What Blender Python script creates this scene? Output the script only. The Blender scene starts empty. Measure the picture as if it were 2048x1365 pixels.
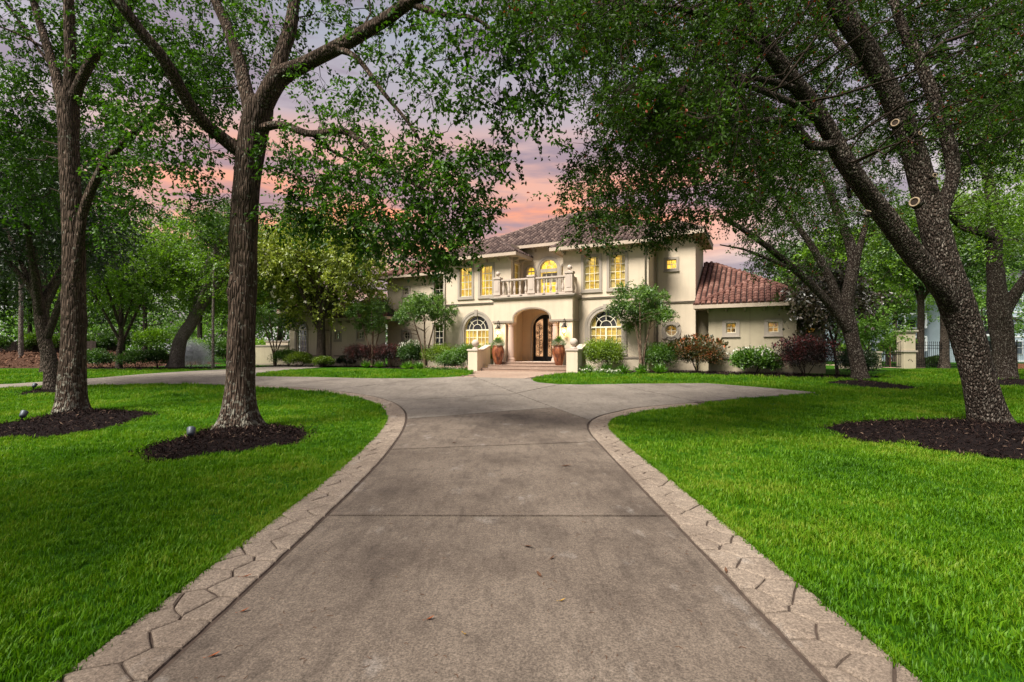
import bpy, bmesh, math, random
import numpy as np
from mathutils import Matrix, Vector

# ------------------------------------------------------------------ camera, sky, sun, exposure
SC = bpy.context.scene
COL = SC.collection
R = math.radians
FPX, HOR, CX, EYE = 1000.0, 705.0, 1024.0, 1.7      # focal length and horizon in photo pixels, eye height in metres
cam_d = bpy.data.cameras.new("camera"); cam = bpy.data.objects.new("camera", cam_d); COL.objects.link(cam)
cam_d.sensor_width = 36.0; cam_d.lens = 36.0 * FPX / 2048.0
cam_d.shift_y = (HOR - 682.5) / 2048.0
cam_d.clip_start = 0.05; cam_d.clip_end = 3000
cam.location = (0, 0, EYE); cam.rotation_euler = (R(90), 0, 0)
SC.camera = cam

SUN_EL, SUN_AZ = 53.0, 224.0            # azimuth clockwise from +Y: to the left, a little behind the camera
world = bpy.data.worlds.new("World"); SC.world = world; world.use_nodes = True
wt = world.node_tree; wt.nodes.clear()
def wn(t, **k):
    n = wt.nodes.new(t)
    for a, b in k.items(): setattr(n, a, b)
    return n
def wl(a, b): wt.links.new(a, b)
out = wn('ShaderNodeOutputWorld')
sky = wn('ShaderNodeTexSky', sky_type='NISHITA'); sky.sun_disc = False
sky.sun_elevation = R(SUN_EL); sky.sun_rotation = R(SUN_AZ); sky.air_density = 1.2; sky.dust_density = 2.0
bg1 = wn('ShaderNodeBackground'); bg1.inputs['Strength'].default_value = 0.10
wl(sky.outputs[0], bg1.inputs['Color'])
tc = wn('ShaderNodeTexCoord')
sep = wn('ShaderNodeSeparateXYZ'); wl(tc.outputs['Generated'], sep.inputs[0])
mp = wn('ShaderNodeMapping'); mp.inputs['Scale'].default_value = (1.0, 1.0, 5.0); wl(tc.outputs['Generated'], mp.inputs[0])
n1 = wn('ShaderNodeTexNoise'); n1.inputs['Scale'].default_value = 1.9; n1.inputs['Detail'].default_value = 5; n1.inputs['Roughness'].default_value = 0.5
wl(mp.outputs[0], n1.inputs['Vector'])
mp2 = wn('ShaderNodeMapping'); mp2.inputs['Scale'].default_value = (1.3, 1.3, 8.0); mp2.inputs['Location'].default_value = (3.1, 1.7, 0.4)
wl(tc.outputs['Generated'], mp2.inputs[0])
n2 = wn('ShaderNodeTexNoise'); n2.inputs['Scale'].default_value = 2.6; n2.inputs['Detail'].default_value = 6; n2.inputs['Roughness'].default_value = 0.55
wl(mp2.outputs[0], n2.inputs['Vector'])
ma = wn('ShaderNodeMath', operation='MULTIPLY_ADD'); wl(n1.outputs[0], ma.inputs[0]); ma.inputs[1].default_value = 0.22; ma.inputs[2].default_value = -0.11
mb_ = wn('ShaderNodeMath', operation='ADD'); wl(ma.outputs[0], mb_.inputs[0]); wl(sep.outputs['Z'], mb_.inputs[1])
ramp = wn('ShaderNodeValToRGB'); wl(mb_.outputs[0], ramp.inputs[0])
els = [(0.0, (.66, .62, .60)), (0.10, (.54, .45, .43)), (0.19, (.78, .33, .16)), (0.27, (.88, .30, .13)), (0.34, (.68, .35, .25)),
       (0.43, (.42, .34, .36)), (0.56, (.31, .32, .37)), (1.0, (.30, .33, .40))]
while len(ramp.color_ramp.elements) < len(els): ramp.color_ramp.elements.new(0.5)
for e_, (p, c) in zip(ramp.color_ramp.elements, els): e_.position = p; e_.color = (*c, 1)
dt = wn('ShaderNodeVectorMath', operation='DOT_PRODUCT'); nrm = wn('ShaderNodeVectorMath', operation='NORMALIZE'); wl(tc.outputs['Generated'], nrm.inputs[0])
wl(nrm.outputs[0], dt.inputs[0]); dt.inputs[1].default_value = (-.12, .96, .25)
gl = wn('ShaderNodeMapRange', interpolation_type='SMOOTHSTEP'); wl(dt.outputs['Value'], gl.inputs[0]); gl.inputs[1].default_value = .76; gl.inputs[2].default_value = .95; gl.inputs[3].default_value = .12; gl.inputs[4].default_value = 1.0
rampc = wn('ShaderNodeValToRGB'); wl(mb_.outputs[0], rampc.inputs[0])
for e_, (p, c) in zip(rampc.color_ramp.elements, [(0.0, (.66, .63, .62)), (0.5, (.36, .34, .39))]): e_.position = p; e_.color = (*c, 1)
glow = wn('ShaderNodeMixRGB'); wl(gl.outputs[0], glow.inputs[0]); wl(rampc.outputs[0], glow.inputs[1]); wl(ramp.outputs[0], glow.inputs[2])
cr2 = wn('ShaderNodeMapRange'); wl(n2.outputs[0], cr2.inputs[0])
cr2.inputs[1].default_value = 0.45; cr2.inputs[2].default_value = 0.58; cr2.inputs[3].default_value = 0.0; cr2.inputs[4].default_value = 0.82
mix = wn('ShaderNodeMixRGB'); wl(cr2.outputs[0], mix.inputs[0]); wl(glow.outputs[0], mix.inputs[1]); mix.inputs[2].default_value = (.25, .185, .225, 1)
bg2 = wn('ShaderNodeBackground'); bg2.inputs['Strength'].default_value = 0.72; wl(mix.outputs[0], bg2.inputs['Color'])
ms = wn('ShaderNodeMixShader'); ms.inputs[0].default_value = 0.9
wl(bg1.outputs[0], ms.inputs[1]); wl(bg2.outputs[0], ms.inputs[2]); wl(ms.outputs[0], out.inputs['Surface'])

sun_d = bpy.data.lights.new("sun", 'SUN'); sun = bpy.data.objects.new("sun", sun_d); COL.objects.link(sun)
sun_d.energy = 4.4; sun_d.angle = R(24); sun_d.color = (1.0, 0.95, 0.86)
_sd = Vector((math.sin(R(SUN_AZ)) * math.cos(R(SUN_EL)), math.cos(R(SUN_AZ)) * math.cos(R(SUN_EL)), math.sin(R(SUN_EL))))
sun.rotation_euler = _sd.to_track_quat('Z', 'Y').to_euler(); sun.location = (0, 0, 40)

vs = SC.view_settings
vs.view_transform = 'Standard'; vs.look = 'None'; vs.exposure = 1.0; vs.gamma = 1.0; vs.use_curve_mapping = False
SC.cycles.max_bounces = 6; SC.cycles.diffuse_bounces = 3; SC.cycles.glossy_bounces = 2
SC.cycles.transmission_bounces = 4; SC.cycles.transparent_max_bounces = 8
SC.cycles.caustics_reflective = False; SC.cycles.caustics_refractive = False
SC.cycles.use_denoising = True

# ------------------------------------------------------------------ helpers
rng = np.random.default_rng(7); random.seed(7)
def sstep(t): t = min(1.0, max(0.0, t)); return t * t * (3 - 2 * t)
def ground(x, y): return 0.5 * sstep((y - 10.0) / 20.0)
def groundv(y): t = np.clip((np.asarray(y) - 10.0) / 20.0, 0, 1); return 0.5 * t * t * (3 - 2 * t)
def at(u, v, Y): return Vector(((u - CX) / FPX * Y, Y, EYE - (v - HOR) / FPX * Y))
def gp(u, v):
    k = (v - HOR) / FPX; Y = EYE / k
    for _ in range(60): Y = 0.5 * Y + 0.5 * (EYE - ground(0, Y)) / k
    return ((u - CX) / FPX * Y, Y)

class NT:
    """small node-tree helper"""
    def __init__(s, name):
        s.m = bpy.data.materials.new(name); s.m.use_nodes = True; s.t = s.m.node_tree; s.t.nodes.clear()
        s.o = s.t.nodes.new('ShaderNodeOutputMaterial')
    def n(s, t, ins=None, **k):
        nd = s.t.nodes.new(t)
        for a, b in k.items(): setattr(nd, a, b)
        for a, b in (ins or {}).items():
            if hasattr(b, 'is_linked') or isinstance(b, bpy.types.NodeSocket): s.t.links.new(b, nd.inputs[a])
            else: nd.inputs[a].default_value = b
        return nd
    def pos(s): return s.n('ShaderNodeNewGeometry').outputs['Position']
    def scaled(s, vec, sc): return s.n('ShaderNodeMapping', {0: vec, 'Scale': sc}).outputs[0]
    def noise(s, vec, scale, detail=4, rough=.55): return s.n('ShaderNodeTexNoise', {'Vector': vec, 'Scale': scale, 'Detail': detail, 'Roughness': rough}).outputs[0]
    def ramp(s, fac, stops):
        r = s.n('ShaderNodeValToRGB', {0: fac}); cr = r.color_ramp
        while len(cr.elements) < len(stops): cr.elements.new(.5)
        for e, (p, c) in zip(cr.elements, stops): e.position = p; e.color = (*c, 1) if len(c) == 3 else c
        return r.outputs[0]
    def mix(s, f, a, b, mode='MIX'): return s.n('ShaderNodeMixRGB', {0: f, 1: a, 2: b}, blend_type=mode).outputs[0]
    def rng(s, v, a, b, c=0., d=1.): return s.n('ShaderNodeMapRange', {0: v, 1: a, 2: b, 3: c, 4: d}).outputs[0]
    def math(s, op, a, b=0.): return s.n('ShaderNodeMath', {0: a, 1: b}, operation=op).outputs[0]
    def bump(s, h, dist, strength=1.0): return s.n('ShaderNodeBump', {'Height': h, 'Distance': dist, 'Strength': strength}).outputs[0]
    def pbr(s, col, rough=.8, normal=None, spec=.3, metal=0.):
        p = s.n('ShaderNodeBsdfPrincipled', {'Base Color': col, 'Roughness': rough, 'Metallic': metal, 'Specular IOR Level': spec})
        if normal is not None: s.t.links.new(normal, p.inputs['Normal'])
        return p.outputs[0]
    def out(s, sh): s.t.links.new(sh, s.o.inputs['Surface']); return s.m
def c4(c): return (*c, 1.0)

def m_plain(name, c, rough=.7, spec=.3, metal=0., var=.12, scale=6, bump=0., bscale=40):
    n = NT(name); p = n.pos()
    f = n.noise(p, scale)
    col = n.ramp(f, [(.3, tuple(x * (1 - var) for x in c)), (.7, tuple(min(1, x * (1 + var)) for x in c))])
    nm = n.bump(n.noise(p, bscale, 3), bump) if bump else None
    return n.out(n.pbr(col, rough, nm, spec, metal))

def m_leaf(name, dark, light, trans=.35, gloss=.07, patch=.45, odd=None, midc=None):
    n = NT(name)
    a = n.n('ShaderNodeAttribute', attribute_name='rnd').outputs['Fac']
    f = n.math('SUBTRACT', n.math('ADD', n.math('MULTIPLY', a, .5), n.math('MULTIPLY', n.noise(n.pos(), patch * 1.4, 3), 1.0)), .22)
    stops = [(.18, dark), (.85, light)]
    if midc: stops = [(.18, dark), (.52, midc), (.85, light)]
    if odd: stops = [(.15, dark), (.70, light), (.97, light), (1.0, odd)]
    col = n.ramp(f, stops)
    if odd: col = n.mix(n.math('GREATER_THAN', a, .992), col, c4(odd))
    d = n.n('ShaderNodeBsdfDiffuse', {'Color': col}).outputs[0]
    tcol = n.mix(1.0, col, (1.25, 1.35, .55, 1), 'MULTIPLY')
    t = n.n('ShaderNodeBsdfTranslucent', {'Color': tcol}).outputs[0]
    g = n.n('ShaderNodeBsdfGlossy', {'Color': (1, 1, 1, 1), 'Roughness': .45}).outputs[0]
    s1 = n.n('ShaderNodeMixShader', {0: trans, 1: d, 2: t}).outputs[0]
    return n.out(n.n('ShaderNodeMixShader', {0: gloss, 1: s1, 2: g}).outputs[0])

def m_bark(name, dark, mid, lichen, lichen_amt=.5, ridge=(9, 9, 2.2), fleck=0., base_h=1.2):
    n = NT(name); p = n.pos()
    ps = n.scaled(p, ridge)
    v = n.n('ShaderNodeTexVoronoi', {'Vector': ps, 'Scale': 2.2, 'Randomness': 1.0}, feature='DISTANCE_TO_EDGE').outputs['Distance']
    nz = n.noise(ps, 2.0, 6, .65)
    h = n.math('ADD', n.rng(v, 0, .35), n.math('MULTIPLY', nz, .9))
    col = n.ramp(h, [(.35, dark), (1.1 / 1.6, mid), (1.0, tuple(min(1, x * 1.5) for x in mid))])
    col = n.mix(n.math('MULTIPLY', n.rng(n.noise(p, 1.4, 3), .4, .7), .55), col, c4(tuple(x * .45 for x in mid)))
    if fleck:
        fl = n.rng(n.noise(n.scaled(p, (26, 26, 10)), 1.0, 3, .6), .55, .61)
        col = n.mix(n.math('MULTIPLY', fl, fleck), col, c4((.31, .27, .225)))
    z = n.n('ShaderNodeSeparateXYZ', {0: p}).outputs['Z']
    low = n.rng(z, base_h, .1, .0, .11)
    ln = n.math('ADD', n.noise(p, 9, 6, .7), low)
    col = n.mix(n.math('MULTIPLY', n.rng(ln, .595, .65), lichen_amt), col, c4(lichen))
    return n.out(n.pbr(col, .92, n.bump(h, .06, 1.0), .1))

class MB:
    """collects geometry, links it as ONE mesh object"""
    def __init__(s): s.v = []; s.f = []
    def add(s, vs, fs):
        b = len(s.v); s.v += [tuple(x) for x in vs]; s.f += [tuple(b + i for i in f) for f in fs]; return s
    def box(s, x0, x1, y0, y1, z0, z1):
        return s.add([(x0, y0, z0), (x1, y0, z0), (x1, y1, z0), (x0, y1, z0), (x0, y0, z1), (x1, y0, z1), (x1, y1, z1), (x0, y1, z1)],
                     [(0, 3, 2, 1), (4, 5, 6, 7), (0, 1, 5, 4), (1, 2, 6, 5), (2, 3, 7, 6), (3, 0, 4, 7)])
    def cbox(s, x0, x1, y0, y1, z0, z1, c=.01):          # box with chamfered vertical and top edges
        pts = lambda k: [(x0 + k, y0), (x1 - k, y0), (x1, y0 + k), (x1, y1 - k), (x1 - k, y1), (x0 + k, y1), (x0, y1 - k), (x0, y0 + k)]
        a = [(x, y, z0) for x, y in pts(c)]; b = [(x, y, z1 - c) for x, y in pts(c)]
        t = [(min(max(x, x0 + c), x1 - c), min(max(y, y0 + c), y1 - c), z1) for x, y in pts(c)]
        f = [tuple(range(7, -1, -1))]
        for i in range(8):
            j = (i + 1) % 8; f += [(i, j, 8 + j, 8 + i), (8 + i, 8 + j, 16 + j, 16 + i)]
        f.append(tuple(range(16, 24)))
        return s.add(a + b + t, f)
    def prism(s, poly, y0, y1):                            # polygon in x,z extruded along y
        n = len(poly); a = [(x, y0, z) for x, z in poly]; b = [(x, y1, z) for x, z in poly]
        return s.add(a + b, [tuple(range(n)), tuple(range(2 * n - 1, n - 1, -1))] + [(i, i + n, (i + 1) % n + n, (i + 1) % n) for i in range(n)])
    def lathe(s, prof, cx=0, cy=0, cz=0, n=16):
        vs = []; fs = []
        for r, z in prof:
            for k in range(n):
                a = 2 * math.pi * k / n; vs.append((cx + r * math.cos(a), cy + r * math.sin(a), cz + z))
        for i in range(len(prof) - 1):
            for k in range(n):
                k2 = (k + 1) % n; fs.append((i * n + k, i * n + k2, (i + 1) * n + k2, (i + 1) * n + k))
        fs.append(tuple(range(n - 1, -1, -1))); fs.append(tuple(range((len(prof) - 1) * n, len(prof) * n)))
        return s.add(vs, fs)
    def tube(s, pts, rad, n=6, cap=True):
        pts = [Vector(p) for p in pts]; m = len(pts)
        if not hasattr(rad, '__len__'): rad = [rad] * m
        vs = []; fs = []; ref = None
        for i, p in enumerate(pts):
            t = (pts[min(i + 1, m - 1)] - pts[max(i - 1, 0)])
            t = t.normalized() if t.length > 1e-9 else Vector((0, 0, 1))
            if ref is None: ref = t.orthogonal().normalized()
            ref = ref - t * ref.dot(t)
            ref = ref.normalized() if ref.length > 1e-6 else t.orthogonal().normalized()
            b = t.cross(ref)
            for k in range(n):
                a = 2 * math.pi * k / n; vs.append(p + (ref * math.cos(a) + b * math.sin(a)) * rad[i])
        for i in range(m - 1):
            for k in range(n):
                k2 = (k + 1) % n; fs.append((i * n + k, i * n + k2, (i + 1) * n + k2, (i + 1) * n + k))
        if cap: fs += [tuple(range(n - 1, -1, -1)), tuple(range((m - 1) * n, m * n))]
        return s.add(vs, fs)
    def mesh(s, name, mat, dz=0., smooth=False):
        me = bpy.data.meshes.new(name)
        me.from_pydata([(x, y, z - dz) for x, y, z in s.v] if dz else s.v, [], s.f); me.update()
        if mat: me.materials.append(mat)
        if smooth: me.polygons.foreach_set('use_smooth', [True] * len(me.polygons))
        return me
    def build(s, name, mat, parent=None, smooth=False, dz=0.):
        return link(name, s.mesh(name, mat, dz, smooth), parent)
def link(name, me, parent=None, loc=None, rot=None):
    o = bpy.data.objects.new(name, me); COL.objects.link(o)
    if parent: o.parent = parent
    if loc: o.location = loc
    if rot: o.rotation_euler = rot
    return o
def tag(o, label=None, cat=None, group=None, kind=None):
    if label: o['label'] = label
    if cat: o['category'] = cat
    if group: o['group'] = group
    if kind: o['kind'] = kind
    return o
def thing(name, label, cat, loc=(0, 0, 0), rz=0., group=None):
    o = bpy.data.objects.new(name, None); COL.objects.link(o); o.location = loc; o.rotation_euler = (0, 0, rz); o.empty_display_size = .2
    return tag(o, label, cat, group)
def np_mesh(name, verts, faces_n, mat, rnd=None, smooth=False):
    """verts (N,3); faces_n (M,k) index array"""
    me = bpy.data.meshes.new(name); M, k = faces_n.shape
    me.vertices.add(len(verts)); me.vertices.foreach_set('co', np.ascontiguousarray(verts, dtype=np.float32).ravel())
    me.loops.add(M * k); me.loops.foreach_set('vertex_index', np.ascontiguousarray(faces_n, dtype=np.int32).ravel())
    me.polygons.add(M); me.polygons.foreach_set('loop_start', np.arange(0, M * k, k, dtype=np.int32))
    if smooth: me.polygons.foreach_set('use_smooth', np.ones(M, dtype=bool))
    me.update(calc_edges=True)
    if rnd is not None:
        at_ = me.attributes.new('rnd', 'FLOAT', 'FACE'); at_.data.foreach_set('value', np.ascontiguousarray(rnd, dtype=np.float32))
    if mat: me.materials.append(mat)
    return me

# leaves: each leaf two triangles folded along its midrib
def norm(a): return a / np.maximum(np.linalg.norm(a, axis=1, keepdims=True), 1e-9)
def leaf_mesh(name, P, D, N, L, Wd, mat, rnd=None, fold=.18):
    n = len(P); D = norm(D); S = norm(np.cross(D, N)); U = np.cross(S, D)
    L = np.broadcast_to(np.asarray(L, float).reshape(-1, 1), (n, 1)); Wd = np.broadcast_to(np.asarray(Wd, float).reshape(-1, 1), (n, 1))
    v = np.empty((n, 4, 3)); mid = P + D * L * .45
    v[:, 0] = P; v[:, 1] = mid + S * Wd * .5 + U * Wd * fold; v[:, 2] = P + D * L - U * L * .12; v[:, 3] = mid - S * Wd * .5 + U * Wd * fold
    b = np.arange(n)[:, None] * 4
    f = np.concatenate([b + np.array([[0, 2, 1]]), b + np.array([[0, 3, 2]])], axis=1).reshape(-1, 3)
    if rnd is None: rnd = rng.random(n)
    return np_mesh(name, v.reshape(-1, 3), f, mat, np.repeat(rnd, 2))
def sphere_pts(n, power=.45):
    d = norm(rng.normal(size=(n, 3))); return d * (rng.random((n, 1)) ** power), d

def catmull(pts, sub):
    P = np.array(pts, float); P = np.vstack([2 * P[0] - P[1], P, 2 * P[-1] - P[-2]]); o = []
    for i in range(1, len(P) - 2):
        p0, p1, p2, p3 = P[i - 1], P[i], P[i + 1], P[i + 2]
        for t in np.linspace(0, 1, sub, endpoint=False):
            o.append(.5 * ((2 * p1) + (-p0 + p2) * t + (2 * p0 - 5 * p1 + 4 * p2 - p3) * t ** 2 + (-p0 + 3 * p1 - 3 * p2 + p3) * t ** 3))
    o.append(P[-2]); return np.array(o)

def in_poly(x, y, poly):
    x = np.asarray(x); y = np.asarray(y); c = np.zeros(x.shape, bool); n = len(poly)
    for i in range(n):
        x0, y0 = poly[i]; x1, y1 = poly[(i + 1) % n]
        if y0 == y1: continue
        c ^= ((y0 > y) != (y1 > y)) & (x < (x1 - x0) * (y - y0) / (y1 - y0) + x0)
    return c

# ------------------------------------------------------------------ materials
def mk_stucco(name, c, stain=.10):
    n = NT(name); p = n.pos()
    col = n.ramp(n.noise(p, .7, 5, .6), [(.3, tuple(x * (1 - stain) for x in c)), (.7, tuple(x * (1 + stain * .6) for x in c))])
    streak = n.rng(n.noise(n.scaled(p, (2.6, 2.6, .22)), 1.2, 6, .65), .46, .72, 0, .55)
    col = n.mix(streak, col, c4(tuple(x * .78 for x in c)))
    return n.out(n.pbr(col, .9, n.bump(n.noise(p, 55, 4, .6), .006, .6), .15))
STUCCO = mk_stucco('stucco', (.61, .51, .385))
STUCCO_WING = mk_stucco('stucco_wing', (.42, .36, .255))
TRIM = mk_stucco('trim', (.36, .31, .255), .06)
BELT = mk_stucco('belt', (.30, .25, .20), .08)
CAST = mk_stucco('cast_stone', (.52, .43, .36), .12)
EAVE = mk_stucco('eave', (.46, .37, .29), .05)
WHITE = m_plain('white_frame', (.74, .68, .52), .5, var=.03)
IRON = m_plain('black_iron', (.012, .011, .011), .45, .5, .6, var=.2)
BRONZE = m_plain('bronze', (.03, .022, .016), .45, .5, .5, var=.3)
PORCH = mk_stucco('porch_stucco', (.50, .37, .24), .06)
COLUMN = mk_stucco('column_stone', (.52, .38, .31), .08)
def mk_glass():
    n = NT('window_glass')
    t = n.n('ShaderNodeBsdfTransparent', {'Color': (.93, .95, .93, 1)}).outputs[0]
    g = n.n('ShaderNodeBsdfGlossy', {'Color': (1, 1, 1, 1), 'Roughness': .03}).outputs[0]
    return n.out(n.n('ShaderNodeMixShader', {0: .06, 1: t, 2: g}).outputs[0])
GLASS = mk_glass()
def mk_lit(name, c1, c2, strength, scale=2.2):
    n = NT(name); p = n.pos()
    col = n.ramp(n.noise(p, scale, 2), [(.35, c1), (.65, c2)])
    return n.out(n.n('ShaderNodeEmission', {'Color': col, 'Strength': strength}).outputs[0])
LIT = mk_lit('lit_room', (.55, .26, .012), (1.0, .64, .07), 1.15, 3.2)
LIT_DIM = mk_lit('dim_room', (.06, .03, .008), (.85, .42, .06), .42, 4.5)
DARKROOM = m_plain('dark_room', (.012, .014, .016), .6, var=.4)
BLIND = m_plain('blind', (.26, .18, .045), .7, var=.05)
DRAPE = m_plain('drape', (.70, .50, .16), .8, var=.10, scale=3)
def mk_tile(name, a, b, c):
    n = NT(name); p = n.pos()
    r = n.math('FRACT', n.math('ADD', n.n('ShaderNodeAttribute', attribute_name='rnd').outputs['Fac'], n.n('ShaderNodeObjectInfo').outputs['Random']))
    col = n.ramp(r, [(0, a), (.5, b), (1, c)])
    col = n.mix(n.rng(n.noise(p, 2.2, 5, .65), .48, .72, 0, .6), col, c4(tuple(x * .42 for x in b)))
    return n.out(n.pbr(col, .75, n.bump(n.noise(p, 30, 3), .006, .5), .3))
TILE_MAIN = mk_tile('roof_tile_main', (.052, .033, .029), (.105, .068, .058), (.20, .138, .115))
TILE_WING = mk_tile('roof_tile_wing', (.105, .045, .034), (.175, .078, .058), (.27, .140, .108))
TILE_PAN = m_plain('roof_pan', (.022, .012, .010), .9, var=.3)

def mk_concrete(name, lo, hi, stainc, stain_lo=.52, relief=.6):
    n = NT(name); p = n.pos()
    col = n.ramp(n.noise(p, .55, 6, .62), [(.28, lo), (.72, hi)])
    fine = n.noise(p, 26, 6, .72)
    col = n.mix(n.rng(fine, .30, .72, .0, .8), n.mix(1.0, col, (.62, .60, .58, 1), 'MULTIPLY'), n.mix(1.0, col, (1.18, 1.16, 1.13, 1), 'MULTIPLY'))
    st = n.rng(n.noise(n.scaled(p, (1.0, .55, 1.0)), 1.1, 7, .68), stain_lo, .67, 0, .62)
    col = n.mix(st, col, c4(stainc))
    y = n.n('ShaderNodeSeparateXYZ', {0: p}).outputs['Y']
    st2 = n.rng(n.noise(p, 3.2, 5, .7), .55, .75, 0, .5)
    col = n.mix(st2, col, c4(tuple(x * .8 for x in stainc)))
    wh = n.rng(n.noise(n.scaled(p, (1.3, .8, 1.)), 1.7, 5, .65), .60, .72, 0, .45)
    col = n.mix(wh, col, (.40, .37, .34, 1))
    streak = n.rng(n.noise(n.scaled(p, (5.5, 1.1, 1.)), 1.5, 6, .7), .50, .66, 0, .45)
    col = n.mix(streak, col, c4(tuple(x * 1.15 for x in stainc)))
    grain = n.noise(p, 75, 4, .75)
    col = n.mix(n.rng(grain, .36, .64), n.mix(1., col, (.50, .49, .48, 1), 'MULTIPLY'), n.mix(1., col, (1.32, 1.30, 1.27, 1), 'MULTIPLY'))
    speck = n.rng(n.noise(p, 170, 2, .5), .60, .70, 0, .75)
    col = n.mix(speck, col, c4(tuple(x * .35 for x in lo)))
    return n.out(n.pbr(col, .88, n.bump(n.math('ADD', n.math('MULTIPLY', n.noise(p, 9, 4, .6), relief), n.math('ADD', fine, grain)), .007, .9), .25))
CONCRETE = mk_concrete('concrete', (.135, .107, .087), (.275, .230, .190), (.050, .038, .031), .49)
CONCRETE_LIT_CLEAN = mk_concrete('concrete_lit_clean', (.21, .185, .160), (.35, .315, .275), (.11, .092, .078), .54)  # far-slab copy: less dirt, and open light put into the colour
STONE = mk_concrete('stamped_stone', (.25, .20, .16), (.40, .335, .275), (.14, .108, .085), .52, 3.0)
JOINT = m_plain('joint_dirt', (.035, .027, .02), .95, var=.4, scale=20)
MORTAR = m_plain('mortar', (.060, .042, .032), .95, var=.3, scale=14)
PAVER = mk_concrete('entry_paver', (.36, .26, .20), (.50, .38, .30), (.25, .18, .14), .6)
def mk_lawn():
    n = NT('lawn_soil'); p = n.pos()
    col = n.ramp(n.noise(p, .8, 5, .6), [(.3, (.020, .080, .003)), (.55, (.045, .15, .004)), (.75, (.080, .21, .006))])
    f = n.noise(n.scaled(p, (1, .6, 1)), 34, 5, .7)
    col = n.mix(n.rng(f, .35, .7), n.mix(1., col, (.35, .42, .35, 1), 'MULTIPLY'), n.mix(1., col, (1.25, 1.2, 1.1, 1), 'MULTIPLY'))
    return n.out(n.pbr(col, .9, n.bump(f, .05, 1.0), .1))
LAWN = mk_lawn()
def mk_grass():
    n = NT('grass_blade'); p = n.pos()
    a = n.n('ShaderNodeAttribute', attribute_name='rnd').outputs['Fac']
    f = n.math('ADD', n.math('MULTIPLY', a, .42), n.math('ADD', n.math('MULTIPLY', n.noise(p, .5, 4, .62), 1.35), n.math('MULTIPLY', n.noise(p, 3.5, 3, .6), .45)))
    f = n.math('SUBTRACT', f, .52)
    col = n.ramp(f, [(.12, (.014, .055, .002)), (.40, (.056, .165, .003)), (.68, (.122, .262, .005)), (.95, (.24, .30, .03))])
    dry = n.rng(n.noise(p, 1.6, 4, .7), .68, .78, 0, .6)
    col = n.mix(dry, col, (.20, .24, .04, 1))
    d = n.n('ShaderNodeBsdfDiffuse', {'Color': col}).outputs[0]
    t = n.n('ShaderNodeBsdfTranslucent', {'Color': n.mix(1., col, (1.2, 1.3, .5, 1), 'MULTIPLY')}).outputs[0]
    g = n.n('ShaderNodeBsdfGlossy', {'Color': (.9, 1, .8, 1), 'Roughness': .5}).outputs[0]
    s1 = n.n('ShaderNodeMixShader', {0: .4, 1: d, 2: t}).outputs[0]
    return n.out(n.n('ShaderNodeMixShader', {0: .012, 1: s1, 2: g}).outputs[0])
GRASS = mk_grass()
def mk_mulch(name, a, b):
    n = NT(name); p = n.pos()
    f = n.noise(p, 22, 5, .7)
    r = n.n('ShaderNodeAttribute', attribute_name='rnd').outputs['Fac']
    col = n.mix(.7, n.ramp(f, [(.3, a), (.7, b)]), n.ramp(r, [(0, a), (.75, b), (.90, b), (1, (.30, .20, .14))]))
    return n.out(n.pbr(col, .95, n.bump(f, .04, 1.), .1))
MULCH = mk_mulch('mulch', (.005, .0035, .0035), (.036, .020, .017))
STRAW = mk_mulch('pine_straw', (.055, .028, .018), (.20, .105, .065))

L_SWEET = m_leaf('leaf_sweetgum', (.007, .028, .003), (.080, .190, .012), .45, .02)
L_OAK = m_leaf('leaf_oak', (.003, .011, .002), (.050, .108, .009), .38, .012, odd=(.20, .035, .012))
L_MID = m_leaf('leaf_mid', (.020, .066, .004), (.225, .400, .018), .48, .04)
L_BACK = m_leaf('leaf_back', (.012, .042, .008), (.090, .185, .026), .38, .04)
L_DARK = m_leaf('leaf_dark', (.005, .016, .004), (.032, .070, .012), .30, .05)
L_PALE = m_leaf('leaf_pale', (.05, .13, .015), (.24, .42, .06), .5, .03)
L_MAG = m_leaf('leaf_magnolia', (.036, .078, .006), (.40, .46, .040), .25, .05, patch=.8)
L_MAGD = m_leaf('leaf_magnolia_dark', (.012, .022, .008), (.12, .075, .035), .2, .14, patch=1.2)
L_MYRTLE = m_leaf('leaf_myrtle', (.018, .060, .010), (.17, .31, .035), .40, .05)
L_LIME = m_leaf('leaf_lime', (.014, .050, .003), (.30, .44, .015), .40, .05, patch=1.2)
L_SHRUB = m_leaf('leaf_shrub', (.010, .038, .004), (.16, .34, .016), .38, .06, patch=1.2)
L_RED = m_leaf('leaf_red', (.010, .016, .004), (.42, .095, .030), .25, .03, patch=1.4, midc=(.060, .070, .018))
L_PURP = m_leaf('leaf_purple', (.008, .007, .005), (.26, .055, .060), .22, .03, patch=1.4, midc=(.035, .022, .020))
L_FERN = m_leaf('leaf_fern', (.05, .14, .015), (.16, .34, .03), .42, .04)
L_GREY = m_leaf('leaf_grey', (.10, .14, .08), (.30, .36, .24), .3, .05)
PETAL = m_leaf('petal_white', (.62, .58, .50), (.80, .78, .70), .2, .03)
PETALP = m_leaf('petal_pink', (.42, .20, .22), (.70, .55, .50), .2, .03)
BARK1 = m_bark('bark_sweetgum', (.009, .006, .0045), (.088, .061, .045), (.32, .31, .25), .8, (9, 9, 1.3), 0., 1.9)
BARK3 = m_bark('bark_oak', (.008, .0058, .0045), (.056, .041, .032), (.26, .24, .19), .25, (10, 10, 4.5), .72, .4)
BARKB = m_bark('bark_back', (.022, .016, .012), (.085, .064, .050), (.20, .19, .15), .3, (8, 8, 2.5), .25, 1.0)
BARKG = m_bark('bark_grey', (.06, .05, .042), (.18, .15, .13), (.26, .25, .22), .3, (7, 7, 2.), 0., 1.0)
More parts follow.
